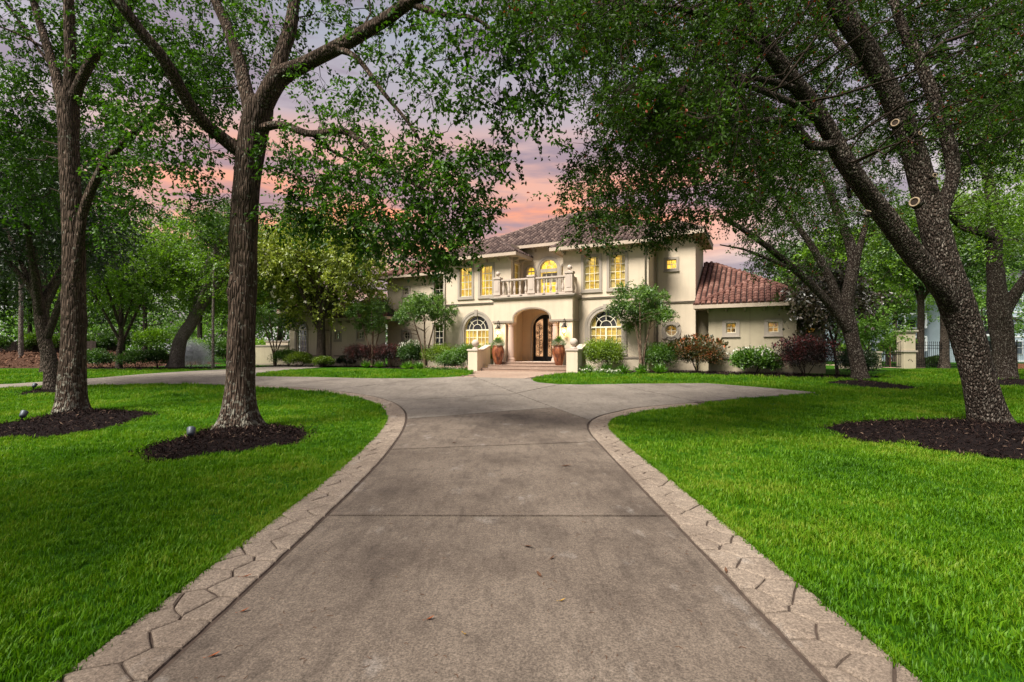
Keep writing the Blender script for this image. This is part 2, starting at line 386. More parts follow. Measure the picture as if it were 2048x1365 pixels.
BARKM = m_bark('bark_myrtle', (.09, .060, .040), (.20, .135, .095), (.30, .22, .16), .3, (5, 5, 1.), 0., .5)
TWIG = m_plain('twig', (.035, .025, .019), .9, .1, var=.3)
CUT = m_plain('cut_wood', (.32, .24, .16), .85, .1, var=.2, scale=30)

# ------------------------------------------------------------------ ground, driveway, border, walk
def sheet(name, poly, mat, dz, step=1.0, parent=None, thick=0.):
    """a flat polygon (x,y) draped on the ground, cut into strips so that it follows the rise"""
    bm = bmesh.new()
    f = bm.faces.new([bm.verts.new((x, y, 0)) for x, y in poly]); bm.normal_update()
    if f.normal.z < 0: f.normal_flip()
    if thick:
        r = bmesh.ops.extrude_face_region(bm, geom=[f])
        tv = [g for g in r['geom'] if isinstance(g, bmesh.types.BMVert)]
        for v in tv: v.co.z = 1.0
    y0 = min(p[1] for p in poly); y1 = max(p[1] for p in poly)
    y = math.floor(y0) + step
    while y < y1:
        if 8.5 < y < 31:
            bmesh.ops.bisect_plane(bm, geom=bm.verts[:] + bm.edges[:] + bm.faces[:], plane_co=(0, y, 0), plane_no=(0, 1, 0))
        y += step
    bmesh.ops.triangulate(bm, faces=[f for f in bm.faces if len(f.verts) > 4])
    for v in bm.verts: v.co.z = ground(v.co.x, v.co.y) + dz - (thick if thick and v.co.z < .5 else 0)
    bmesh.ops.recalc_face_normals(bm, faces=bm.faces)
    me = bpy.data.meshes.new(name); bm.to_mesh(me); bm.free(); me.materials.append(mat)
    return link(name, me, parent)

# one big ground sheet
gx = np.concatenate([[-900, -400, -200, -120, -80], np.arange(-60, 61, 4), [80, 120, 200, 400, 900]])
gy = np.concatenate([[-60, -20, -6], np.arange(0, 60, 1.), [70, 90, 130, 200, 400, 1500]])
GV = [(x, y, ground(x, y)) for y in gy for x in gx]; nx = len(gx)
GF = [(j * nx + i, j * nx + i + 1, (j + 1) * nx + i + 1, (j + 1) * nx + i) for j in range(len(gy) - 1) for i in range(nx - 1)]
tag(MB().add(GV, GF).build('lawn', LAWN, smooth=True), 'mown green lawn spreading on both sides of the driveway', kind='structure')

LC = [(-1.85, -3), (-1.85, 0), (-1.85, 2.5), (-1.9, 5), (-1.98, 7), (-2.12, 8.8), (-2.38, 11), (-2.75, 13), (-3.2, 14.5), (-3.9, 16), (-5.1, 17.6), (-7.2, 19.3), (-9.5, 20.6), (-12, 21.4), (-15, 21.5), (-18.2, 21.0), (-22, 19.4), (-30, 15.8)]
RC = [(1.6, -3), (1.6, 0), (1.6, 5), (1.6, 9.0), (1.64, 10.6), (1.80, 11.7), (2.20, 12.8), (2.95, 13.8), (3.75, 14.6), (5.9, 15.8), (8.3, 17.0), (10.6, 18.15)]
LCs = catmull(LC, 8); RCs = catmull(RC, 8)
FAR = [(11.25, 18.45), (11.0, 18.9), (9.9, 20.4), (8.5, 21.9), (5.5, 21.7), (2.9, 21.3), (1.95, 21.5), (1.2, 22.2), (1.0, 23.0), (1.0, 24.2),
       (-2.9, 25.3), (-4.4, 24.4), (-7, 24.4), (-10, 25.2), (-13.1, 25.6), (-14.3, 28), (-14.8, 33), (-15, 42), (-19.6, 42), (-19.8, 34), (-20.4, 24.6), (-21.6, 21.6), (-30, 18.0)]
DRIVE = [tuple(p) for p in RCs] + FAR + [tuple(p) for p in LCs[::-1]]
drive = tag(sheet('driveway', DRIVE, JOINT, .006), 'brown grey concrete driveway running to the house and forking both ways', kind='structure')

def split(poly, a, b):
    dx, dy = b[0] - a[0], b[1] - a[1]
    sd = lambda p: dx * (p[1] - a[1]) - dy * (p[0] - a[0])
    Lp, Rp = [], []
    for i, p in enumerate(poly):
        q = poly[(i + 1) % len(poly)]; sp, sq = sd(p), sd(q)
        (Lp if sp >= 0 else Rp).append(p)
        if (sp >= 0) != (sq >= 0):
            t = sp / (sp - sq); m = (p[0] + t * (q[0] - p[0]), p[1] + t * (q[1] - p[1])); Lp.append(m); Rp.append(m)
    return Lp, Rp
def inset(poly, k):
    n = len(poly); A = sum(poly[i][0] * poly[(i + 1) % n][1] - poly[(i + 1) % n][0] * poly[i][1] for i in range(n)); sg = 1 if A > 0 else -1
    o = []
    for i in range(n):
        p0, p, p1 = poly[i - 1], poly[i], poly[(i + 1) % n]
        d0 = Vector((p[0] - p0[0], p[1] - p0[1])); d1 = Vector((p1[0] - p[0], p1[1] - p[1]))
        if d0.length < 1e-5 or d1.length < 1e-5: continue
        d0.normalize(); d1.normalize(); n0 = Vector((-d0.y, d0.x)) * sg; n1_ = Vector((-d1.y, d1.x)) * sg
        m = n0 + n1_
        if m.length < .3: m = n0
        m = m / max(.35, m.dot(n0)) if m.dot(n0) > 0 else n0
        o.append((p[0] + m.x * k, p[1] + m.y * k))
    return o
slabs = []
far, near = split(DRIVE, (-2.1, 8.6), (1.61, 9.35))
n2_, n1a = split(near, (-2, 5.12), (2, 5.1)); n1b, n0_ = split(n1a, (-2, .9), (2, .95)); slabs += [n2_, n1b, n0_]
fl, fr = split(far, (1.9, 12.2), (.15, 18.2))
if not in_poly(np.array([-5.]), np.array([20.]), fl)[0]: fl, fr = fr, fl
fl2, fl1 = split(fl, (-2.6, 12.4), (.9, 14.4)); slabs.append(fl1)
fl3, s_ = split(fl2, (-3.8, 16.), (.15, 18.1)); slabs.append(s_)
a_, b_ = split(fl3, (-4.3, 23.6), (-6.8, 19.6))
if not in_poly(np.array([-15.]), np.array([23.]), a_)[0]: a_, b_ = b_, a_
slabs.append(b_); c_, d_ = split(a_, (-11., 30.), (-12.6, 18.)); 
if not in_poly(np.array([-16.]), np.array([23.]), c_)[0]: c_, d_ = d_, c_
slabs.append(d_); e1, e2 = split(c_, (-30, 28), (-10, 29)); slabs += [e1, e2]
g1, g2 = split(fr, (.15, 18.2), (2.0, 21.3)); 
if len(g1) < len(g2): g1, g2 = g2, g1
slabs.append(g2); h1, h2 = split(g1, (4.7, 20.3), (5.8, 16.2)); slabs += [h1, h2]
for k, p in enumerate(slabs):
    if len(p) > 2: sheet('slab', inset(p, .027), CONCRETE if k < 4 else CONCRETE_LIT_CLEAN, .030, 1.0, drive, .028)

# stamped stone border: every stone its own piece, joints recessed
def arclen(C):
    d = np.linalg.norm(np.diff(C, axis=0), axis=1); return np.concatenate([[0], np.cumsum(d)])
def curve_at(C, S, t):
    p = np.array([np.interp(t, S, C[:, 0]), np.interp(t, S, C[:, 1])]); q = np.array([np.interp(t + .05, S, C[:, 0]), np.interp(t + .05, S, C[:, 1])]); r = np.array([np.interp(t - .05, S, C[:, 0]), np.interp(t - .05, S, C[:, 1])])
    d = q - r; d /= np.linalg.norm(d) + 1e-9; return p, np.array([-d[1], d[0]])
BORDERS = []
def border(C, side, tmax, label, wd=.50):
    S = arclen(C); T = min(S[-1] - .1, tmax); ts = np.arange(.3, T, .25)
    inn, outp, exc = [], [], []
    for t in ts:
        p, n = curve_at(C, S, t); w = wd * min(1, (T - t) / 2.5 + .1)
        inn.append(tuple(p - n * side * .035)); outp.append(tuple(p + n * side * w)); exc.append(tuple(p - n * side * .06))
    poly = inn + outp[::-1]; BORDERS.append(exc + outp[::-1])
    o = tag(sheet('driveway_border', poly, MORTAR, .012), label, kind='structure')
    # seeds in (t, w)
    seeds = []; t = .35; k = 0
    while t < T:
        L = random.uniform(.24, .38)
        if k % 3 == 2: seeds += [(t + random.uniform(-.05, .05), wd * random.uniform(.14, .24)), (t + .12 + random.uniform(-.05, .05), wd * random.uniform(.46, .56)), (t + random.uniform(-.08, .05), wd * random.uniform(.82, .95))]
        else: seeds += [(t + random.uniform(-.07, .07), wd * random.uniform(.12, .36)), (t + L * .5 + random.uniform(-.07, .07), wd * random.uniform(.64, .92))]
        t += L; k += 1
    for i, (t0, w0) in enumerate(seeds):
        if t0 < .3 or t0 > T - 1.6 or i > 298 * 1.0: continue
        cell = [(t0 - .6, .016), (t0 + .6, .016), (t0 + .6, wd - .006), (t0 - .6, wd - .006)]
        for (t1, w1) in seeds[max(0, i - 9):i + 10]:
            if (t1, w1) == (t0, w0) or not cell: continue
            mx, my = (t0 + t1) / 2, (w0 + w1) / 2; nx_, ny_ = t1 - t0, w1 - w0; o2 = []
            for j, p in enumerate(cell):
                q = cell[(j + 1) % len(cell)]
                sp = (p[0] - mx) * nx_ + (p[1] - my) * ny_; sq = (q[0] - mx) * nx_ + (q[1] - my) * ny_
                if sp <= 0: o2.append(p)
                if (sp <= 0) != (sq <= 0): u = sp / (sp - sq); o2.append((p[0] + u * (q[0] - p[0]), p[1] + u * (q[1] - p[1])))
            cell = o2
        if len(cell) < 3: continue
        # subdivide edges and roughen them a little so that the outlines are not ruler-straight
        fine = []
        for j, p in enumerate(cell):
            q = cell[(j + 1) % len(cell)]; fine.append(p)
            if math.dist(p, q) > .14: fine.append(((p[0] + q[0]) / 2 + random.uniform(-.008, .008), (p[1] + q[1]) / 2 + random.uniform(-.008, .008)))
        ccx, ccy = np.mean([p[0] for p in fine]), np.mean([p[1] for p in fine]); inr = min(abs((q[0] - p[0]) * (p[1] - ccy) - (p[0] - ccx) * (q[1] - p[1])) / (math.dist(p, q) + 1e-6) for p, q in zip(fine, fine[1:] + fine[:1]))
        if inr < .006: continue
        ks = min(1., inr / .06)
        rings = []; lift = random.uniform(-.004, .004)
        for k_, z in ((.0045, .011), (.0065, .023 + lift * .6), (.014, .029 + lift * .6), (.030, .032 + lift * .6)):
            ring = []
            for (tt, ww) in [(ccx + (p[0] - ccx) * max(.7, 1 - k_ / max(inr, .03)), ccy + (p[1] - ccy) * max(.7, 1 - k_ / max(inr, .03))) for p in fine]:
                p, n = curve_at(C, S, tt); ww = min(max(ww, .014), wd); q = p + n * side * ww
                ring.append((q[0], q[1], ground(*q) + z))
            rings.append(ring)
        if min(len(r) for r in rings) != max(len(r) for r in rings) or len(rings[0]) < 3: continue
        m = len(rings[0]); vs_ = sum(rings, [])
        fs = [(a * m + j, a * m + (j + 1) % m, (a + 1) * m + (j + 1) % m, (a + 1) * m + j) for a in (0, 1, 2) for j in range(m)] + [tuple(range(3 * m, 4 * m))]
        if side * 1 < 0: fs = [f[::-1] for f in fs]
        MB().add(vs_, fs).build('paving_stone', STONE, o, smooth=False)
border(LCs, 1, 31, 'stamped flagstone border along the near curved edge of the left lawn')
border(RCs, -1, 22, 'stamped flagstone border along the near edge of the right lawn')

WALK = [(-2.88, 25.32), (1.0, 24.22), (1.2, 25.0), (1.9, 26.6), (2.9, 28.3), (3.2, 29.8), (-2.1, 32.4), (-2.5, 30.2), (-2.2, 28), (-2.3, 27)]
walk = tag(sheet('entry_walk', WALK, MORTAR, .010), 'pinkish paved walk between driveway and front steps', kind='structure')
wx0, wy0 = -4.2, 23.6
for i in range(14):
    for j in range(18):
        c = (wx0 + .56 * i + (.28 if j % 2 else 0), wy0 + .54 * j)
        q = [(c[0] - .275, c[1] - .262), (c[0] + .275, c[1] - .262), (c[0] + .275, c[1] + .262), (c[0] - .275, c[1] + .262)]
        ins = in_poly(np.array([p[0] for p in q]), np.array([p[1] for p in q]), WALK)
        if not ins.any(): continue
        if not ins.all():
            for a, b in zip(WALK, WALK[1:] + WALK[:1]):      # clip the tile by the outline (outline is nearly convex)
                l, r = split(q, a, b); q = l if len(l) > 2 else q
            if len(q) < 3: continue
            cx_, cy_ = np.mean([p[0] for p in q]), np.mean([p[1] for p in q])
            if not in_poly(np.array([cx_]), np.array([cy_]), WALK)[0]: continue
        MB().add([(x, y, ground(x, y) + .026) for x, y in q] + [(x, y, ground(x, y) + .011) for x, y in q],
                 [tuple(range(len(q)))] + [(k, k + len(q), (k + 1) % len(q) + len(q), (k + 1) % len(q)) for k in range(len(q))]).build('paver', PAVER, walk)

# ------------------------------------------------------------------ house frame of reference
TH = R(26.6); HP = (2.01, 33.0); HB = 0.5
def hw(s, d): return (HP[0] + s * math.cos(TH) + d * math.sin(TH), HP[1] - s * math.sin(TH) + d * math.cos(TH))

# mulch beds
def pxring(pts): return [gp(u, v) for u, v in pts]
def smooth_ring(poly, sub=5):
    P = np.array(poly + poly[:3]); o = []
    for i in range(1, len(P) - 2):
        p0, p1, p2, p3 = P[i - 1], P[i], P[i + 1], P[i + 2]
        for t in np.linspace(0, 1, sub, endpoint=False): o.append(tuple(.5 * ((2 * p1) + (-p0 + p2) * t + (2 * p0 - 5 * p1 + 4 * p2 - p3) * t ** 2 + (-p0 + 3 * p1 - 3 * p2 + p3) * t ** 3)))
    return o
BEDS = []
def mulch_bed(poly, label, chips, mound=.10, mat=MULCH, size=.05, smooth=True):
    if smooth: poly = smooth_ring(poly)
    BEDS.append(poly); P = np.array(poly); c = P.mean(0); n = len(P); vs_ = []; K = 5
    for k in range(K):
        f = 1 - k / K
        for p in P:
            q = c + (p - c) * f; vs_.append((q[0], q[1], ground(*q) + .012 + mound * (1 - f ** 2.2) + random.uniform(-.012, .012) * (k > 0)))
    vs_.append((c[0], c[1], ground(*c) + .012 + mound))
    fs = [(k * n + j, k * n + (j + 1) % n, (k + 1) * n + (j + 1) % n, (k + 1) * n + j) for k in range(K - 1) for j in range(n)] + [((K - 1) * n + j, (K - 1) * n + (j + 1) % n, K * n) for j in range(n)]
    o = tag(MB().add(vs_, fs).build('mulch_bed', mat, smooth=True), label, kind='structure')
    x0, y0 = P.min(0); x1, y1 = P.max(0); X = rng.uniform(x0, x1, chips * 3); Y = rng.uniform(y0, y1, chips * 3)
    ok = in_poly(X, Y, poly); X, Y = X[ok][:chips], Y[ok][:chips]
    e = rng.integers(0, len(P), chips // 5); f_ = 1 + np.abs(rng.normal(0, .07, len(e))) * 1.6 / max(1., np.linalg.norm(P - c, axis=1).mean()); X = np.concatenate([X, c[0] + (P[e, 0] - c[0]) * f_ + rng.normal(0, .03, len(e))]); Y = np.concatenate([Y, c[1] + (P[e, 1] - c[1]) * f_ + rng.normal(0, .03, len(e))]); m = len(X)
    # relative radius for the mound height
    ang = np.arctan2(Y - c[1], X - c[0]); pa = np.arctan2(P[:, 1] - c[1], P[:, 0] - c[0]); pr = np.linalg.norm(P - c, axis=1); od = np.argsort(pa)
    rr = np.hypot(X - c[0], Y - c[1]) / np.interp(ang, pa[od], pr[od], period=2 * math.pi)
    Z = groundv(Y) + .018 + mound * (1 - np.clip(rr, 0, 1) ** 2.2)
    D = rng.normal(size=(m, 3)); D[:, 2] *= .8; N = rng.normal(size=(m, 3)) * .5; N[:, 2] += 1
    me = leaf_mesh('chips', np.stack([X, Y, Z], 1), D, N, rng.uniform(.6, 2.0, m) * size * 1.3, rng.uniform(.2, .5, m) * size, mat)
    tag(link('bark_chips', me, o), kind='stuff')
    return o
mulch_bed(pxring([(287, 910), (300, 924), (344, 922), (437, 910), (531, 897), (594, 886), (617, 869), (594, 857), (531, 852), (470, 849), (416, 861), (344, 885), (300, 896)]),
          'dark bark mulch ring under the spotted trunk beside the driveway', 5200, .12)
mulch_bed(pxring([(-70, 872), (0, 878), (94, 876), (187, 863), (240, 850), (281, 838), (306, 831), (281, 824), (194, 821), (150, 820), (94, 833), (0, 852), (-70, 862)]),
          'dark bark mulch ring at the left picture edge around the second trunk', 4200, .12)
mulch_bed(pxring([(1653, 856), (1685, 872), (1732, 884), (1827, 889), (1859, 900), (1938, 910), (2048, 922), (2150, 926), (2230, 900), (2170, 868), (2048, 850), (1938, 840), (1843, 841), (1716, 845)]),
          'wide dark mulch ring under the leaning oak on the right', 6500, .14)
mulch_bed(pxring([(1653, 767), (1690, 772), (1732, 776), (1780, 780), (1842, 778), (1800, 771), (1742, 763), (1690, 762)]), 'small mulch ring under the forked oak near the house wing', 1500, .08)
mulch_bed(pxring([(34, 791), (70, 791), (115, 788), (150, 783), (150, 777), (90, 777), (60, 783)]), 'mulch ring around the dark trunk beside the side drive', 1000, .06)
mulch_bed(pxring([(1960, 768), (2001, 772), (2070, 772), (2120, 766), (2060, 760), (1990, 760)]), 'mulch ring under the oak at the right picture edge', 900, .06)
mulch_bed([hw(s, d) for s, d in [(3.7, -3.3), (5.2, -2.9), (7, -2.0), (9.2, -1.2), (11, -1.3), (13, -1.4), (15, -1.3), (17, -.8), (18.5, .6), (18.4, 1.6), (14.6, .96), (9.3, 1.8), (6.9, -.02), (3.6, -.02)]],
          'dark mulch planting bed along the right half of the house', 5000, .05, size=.07, smooth=False)
mulch_bed([hw(s, d) for s, d in [(-3.9, -3.3), (-5.5, -3.0), (-8, -2.6), (-11, -1.6), (-14, -.6), (-17.5, .0), (-20, -1.3), (-22.5, -1.8), (-26, -1.5), (-26, .7), (-20.4, .7), (-16.6, 1.9), (-12, 3.4), (-8, 1.4), (-7.8, -.02), (-3.9, -.02)]],
          'dark mulch planting bed along the left half of the house', 5500, .05, size=.07, smooth=False)
mulch_bed([(-32.5, 36.6), (-28, 35.2), (-24.6, 35.2), (-21.8, 36.4), (-23, 39), (-28, 39.5), (-32, 39)], 'mulch island with low shrubs beside the leaning trunk', 1200, .06, size=.08)
# pine straw bank far left
bk = MB(); bx = np.linspace(-62, -30, 22); by = np.linspace(37.5, 52, 10)
for y in by:
    for x in bx:
        e = min(1, (y - 37.5) / 9.0) * min(1, (-30 - x) / 6.0); bk.v.append((x, y, .505 + 1.1 * e + (.10 * math.sin(x * .9) + .08 * math.sin(x * 2.3 + y)) * e))
bk.f = [(j * 22 + i, j * 22 + i + 1, (j + 1) * 22 + i + 1, (j + 1) * 22 + i) for j in range(9) for i in range(21)]
bank = tag(bk.build('pine_straw_bank', STRAW, smooth=True), 'reddish pine straw bank beyond the side drive at far left', kind='structure')
nn = 9000; X = rng.uniform(-62, -30.2, nn); Y = rng.uniform(37.6, 50, nn); E_ = np.minimum(1, (Y - 37.5) / 9) * np.minimum(1, (-30 - X) / 6); Dn = rng.normal(size=(nn, 3)); Dn[:, 2] *= .5
tag(link('pine_needles', leaf_mesh('pine_needles', np.stack([X, Y, .52 + 1.1 * E_ + (.10 * np.sin(X * .9) + .08 * np.sin(X * 2.3 + Y)) * E_], 1), Dn, rng.normal(0, .5, (nn, 3)) + [0, 0, 1], rng.uniform(.12, .4, nn), rng.uniform(.04, .12, nn), STRAW), bank), kind='stuff')

# grass tufts: one object, instanced tufts on scattered points
tufts = bpy.data.collections.new('grass_tufts')
for k in range(6):
    nb = 16; P = np.stack([rng.normal(0, .022, nb), rng.normal(0, .022, nb), np.zeros(nb) - .004], 1)
    a = rng.uniform(0, 2 * math.pi, nb); lean = rng.uniform(.1, .75, nb); H = rng.uniform(.030, .062, nb); w = rng.uniform(.0022, .0040, nb)
    dx = np.stack([np.cos(a), np.sin(a), np.zeros(nb)], 1); sx = np.stack([-np.sin(a + rng.normal(0, .6, nb)), np.cos(a), np.zeros(nb)], 1)
    z = np.array([[0, 0, 1.]]); mid = P + z * (H * .6)[:, None] + dx * (H * lean * .25)[:, None]; tip = P + z * (H * (1 - .25 * lean))[:, None] + dx * (H * lean)[:, None]
    v = np.stack([P - sx * w[:, None], P + sx * w[:, None], mid + sx * w[:, None] * .8, mid - sx * w[:, None] * .8, tip], 1).reshape(-1, 3)
    b = np.arange(nb)[:, None] * 5
    f = np.concatenate([b + [[0, 1, 2]], b + [[0, 2, 3]], b + [[3, 2, 4]]], 1).reshape(-1, 3)
    tufts.objects.link(bpy.data.objects.new('tuft', np_mesh('tuft', v, f, GRASS, np.repeat(rng.random(nb), 3))))
HOUSE_FOOT = [hw(s, d) for s, d in [(-3.9, -2.9), (-7.84, 0), (-8, 1.4), (-16, 2), (-20, .8), (-28, .8), (-28, 14), (22, 14), (18, .9), (9.3, .9), (3.7, -2.9)]]
def keep(X, Y):
    bad = in_poly(X, Y, DRIVE) | ((np.abs(X + .12) < 1.85) & (Y < 10.5)) | ((Y > 10) & (Y < 14.5) & (X > -2.4) & (X < 1.75)) | in_poly(X, Y, WALK) | in_poly(X, Y, HOUSE_FOOT)
    for p in BORDERS: bad |= in_poly(X, Y, p)
    jx = X + .05 * np.sin(Y * 23 + X * 11) + rng.normal(0, .03, X.shape); jy = Y + .05 * np.sin(X * 19 - Y * 7) + rng.normal(0, .03, X.shape)
    for p in BEDS: bad |= in_poly(jx, jy, p)
    return ~bad
GP = []; GS = []
for y0, y1, dens, sc in ((1.6, 5, 520, 1.0), (5, 8, 330, 1.1), (8, 12, 190, 1.25), (12, 17, 100, 1.5), (17, 24, 46, 1.9), (24, 34, 20, 2.2)):
    w = 1.12 * y1 + 1.0; n = int(2 * w * (y1 - y0) * dens); X = rng.uniform(-w, w, n); Y = rng.uniform(y0, y1, n)
    ok = (np.abs(X) < 1.12 * Y + 1.0); X, Y = X[ok], Y[ok]; ok = keep(X, Y); X, Y = X[ok], Y[ok]
    hv = 1 + .22 * np.sin(X * 2.1 + 1.3 * np.sin(Y * 1.7)) * np.sin(Y * 2.6 + X * .8) + .15 * np.sin(X * 5.3 + Y * 4.1)
    GP.append(np.stack([X, Y, groundv(Y)], 1)); GS.append(rng.uniform(.65, 1.35, len(X)) * sc * hv)
# ragged fringe where the grass leans over the border
for poly in BORDERS:
    m = len(poly) // 2; edge = np.array(poly[m:]); 
    for a, b in zip(edge[:-1], edge[1:]):
        if max(a[1], b[1]) < 1.5: continue
        t = rng.random((40, 1)); p = a + (b - a) * t; p[:, 0] += np.sign(p[:, 0]) * rng.uniform(-.018, .05, 40)
        if a[1] > 13: continue
        GP.append(np.stack([p[:, 0], p[:, 1], groundv(p[:, 1]) + .002], 1)); GS.append(rng.uniform(.9, 1.35, 40))
GP = np.concatenate(GP); GS = np.concatenate(GS)
me = bpy.data.meshes.new('grass'); me.vertices.add(len(GP)); me.vertices.foreach_set('co', GP.astype(np.float32).ravel())
for nm, dt, arr in (('sc', 'FLOAT', GS), ('rz', 'FLOAT', rng.uniform(0, 6.28, len(GP)))):
    a_ = me.attributes.new(nm, dt, 'POINT'); a_.data.foreach_set('value', arr.astype(np.float32))
me.materials.append(GRASS)
grass = tag(link('grass', me), 'short green lawn grass blades', 'grass', kind='stuff')
ng = bpy.data.node_groups.new('grass_scatter', 'GeometryNodeTree')
ng.interface.new_socket('Geometry', in_out='INPUT', socket_type='NodeSocketGeometry'); ng.interface.new_socket('Geometry', in_out='OUTPUT', socket_type='NodeSocketGeometry')
gi = ng.nodes.new('NodeGroupInput'); go = ng.nodes.new('NodeGroupOutput'); ip = ng.nodes.new('GeometryNodeInstanceOnPoints')
ci = ng.nodes.new('GeometryNodeCollectionInfo'); ci.inputs['Collection'].default_value = tufts; ci.inputs['Separate Children'].default_value = True; ci.inputs['Reset Children'].default_value = True
na = ng.nodes.new('GeometryNodeInputNamedAttribute'); na.data_type = 'FLOAT'; na.inputs['Name'].default_value = 'sc'
nr = ng.nodes.new('GeometryNodeInputNamedAttribute'); nr.data_type = 'FLOAT'; nr.inputs['Name'].default_value = 'rz'
cx = ng.nodes.new('ShaderNodeCombineXYZ'); ng.links.new(nr.outputs[0], cx.inputs[2])
ng.links.new(gi.outputs[0], ip.inputs['Points']); ng.links.new(ci.outputs[0], ip.inputs['Instance']); ip.inputs['Pick Instance'].default_value = True
ng.links.new(cx.outputs[0], ip.inputs['Rotation']); ng.links.new(na.outputs[0], ip.inputs['Scale']); ng.links.new(ip.outputs[0], go.inputs[0])
md = grass.modifiers.new('scatter', 'NODES'); md.node_group = ng

# ------------------------------------------------------------------ house
HL = dict(loc=(HP[0], HP[1], HB), rz=-TH)
house = thing('house', 'two storey cream stucco mansion with red barrel tile roofs and arched entry', 'house', **HL)
class Op:
    """an opening in a wall: rect, arch (semicircle on a rect), circle, or porch"""
    def __init__(s, kind, x0, x1, z0, z1, rise=None):
        s.k, s.x0, s.x1, s.z0, s.z1 = kind, x0, x1, z0, z1; s.c = (x0 + x1) / 2; s.r = (x1 - x0) / 2; s.rise = rise or s.r
    def lo(s, x):
        if s.k == 'circle': return s.z0 + s.r - math.sqrt(max(0, s.r ** 2 - (x - s.c) ** 2))
        return s.z0
    def hi(s, x):
        if s.k == 'rect': return s.z1
        if s.k == 'circle': return s.z0 + s.r + math.sqrt(max(0, s.r ** 2 - (x - s.c) ** 2))
        if s.k == 'porch':
            q = (x - s.c) / 1.25
            return s.z1 if abs(q) >= 1 else s.z1 + .27 + .57 * math.sqrt(1 - q * q)
        return s.z1 + s.rise * math.sqrt(max(0, 1 - ((x - s.c) / s.r) ** 2))
    def brk(s):
        if s.k == 'rect': return [s.x0, s.x1]
        if s.k == 'porch': return [s.x0, s.x1] + [s.c - 1.25 * math.cos(math.pi * i / 24) for i in range(25)]
        return [s.c - s.r * math.cos(math.pi * i / 24) for i in range(25)]
def wall_mesh(x0, x1, z0, z1, ops, y=0., depth=.28):
    m = MB(); E = 1e-5
    X = sorted(set([x0, x1] + [round(b, 5) for o in ops for b in o.brk()])); X = [x for x in X if x0 - 1e-6 <= x <= x1 + 1e-6]
    for a, b in zip(X[:-1], X[1:]):
        if b - a < 1e-4: continue
        mid = (a + b) / 2; cov = sorted([o for o in ops if o.x0 < mid < o.x1], key=lambda o: o.z0)
        la, lb = z0, z0
        for o in cov:
            m.add([(a, y, la), (b, y, lb), (b, y, o.lo(b - E)), (a, y, o.lo(a + E))], [(0, 1, 2, 3)]); la, lb = o.hi(a + E), o.hi(b - E)
            m.add([(a, y, la), (b, y, lb), (b, y + depth, lb), (a, y + depth, la)], [(0, 1, 2, 3)])
            if o.lo(mid) > z0 + .01: m.add([(a, y, o.lo(a + E)), (b, y, o.lo(b - E)), (b, y + depth, o.lo(b - E)), (a, y + depth, o.lo(a + E))], [(3, 2, 1, 0)])
        m.add([(a, y, la), (b, y, lb), (b, y, z1), (a, y, z1)], [(0, 1, 2, 3)])
    for o in ops:
        if o.k != 'circle':
            for x in (o.x0, o.x1): m.add([(x, y, o.z0), (x, y + depth, o.z0), (x, y + depth, o.z1), (x, y, o.z1)], [(0, 1, 2, 3)])
        if o.k == 'porch':
            for x in (o.c - 1.25, o.c + 1.25): m.add([(x, y, o.z1), (x, y + depth, o.z1), (x, y + depth, o.z1 + .27), (x, y, o.z1 + .27)], [(0, 1, 2, 3)])
    return m
def hb(m, name, mat, parent=None, **k): return m.build(name, mat, parent or house, dz=HB, **k)
def wall(x0, x1, z0, z1, ops, d, mat=STUCCO): return hb(wall_mesh(x0, x1, z0, z1, ops, d), 'wall', mat)
def wall_side(s, d0, d1, z0, z1, ops=(), mat=STUCCO):          # a wall facing +s
    m = wall_mesh(d0, d1, z0, z1, list(ops)); m.v = [(s - y, x, z) for x, y, z in m.v]; return hb(m, 'wall', mat)

PANE = MB().box(-.5, .5, -.004, .004, -.5, .5).mesh('pane', GLASS)
def arc(c, zc, r, a0, a1, n, rz=None): return [(c + r * math.cos(a0 + (a1 - a0) * i / n), zc + (rz or r) * math.sin(a0 + (a1 - a0) * i / n)) for i in range(n + 1)]
def flat_arc(m, c, zc, r0, r1, y0, y1, a0=0., a1=math.pi, n=20):   # a curved bar in the wall plane
    i_, o_ = arc(c, zc, r0, a0, a1, n), arc(c, zc, r1, a0, a1, n)
    for k in range(n): m.prism([i_[k], o_[k], o_[k + 1], i_[k + 1]], y0, y1)
def spoke(m, c, zc, r0, r1, a, w, y0, y1):
    dx, dz = math.cos(a), math.sin(a); nx_, nz_ = -dz * w, dx * w
    m.prism([(c + dx * r0 + nx_, zc + dz * r0 + nz_), (c + dx * r1 + nx_, zc + dz * r1 + nz_), (c + dx * r1 - nx_, zc + dz * r1 - nz_), (c + dx * r0 - nx_, zc + dz * r0 - nz_)], y0, y1)

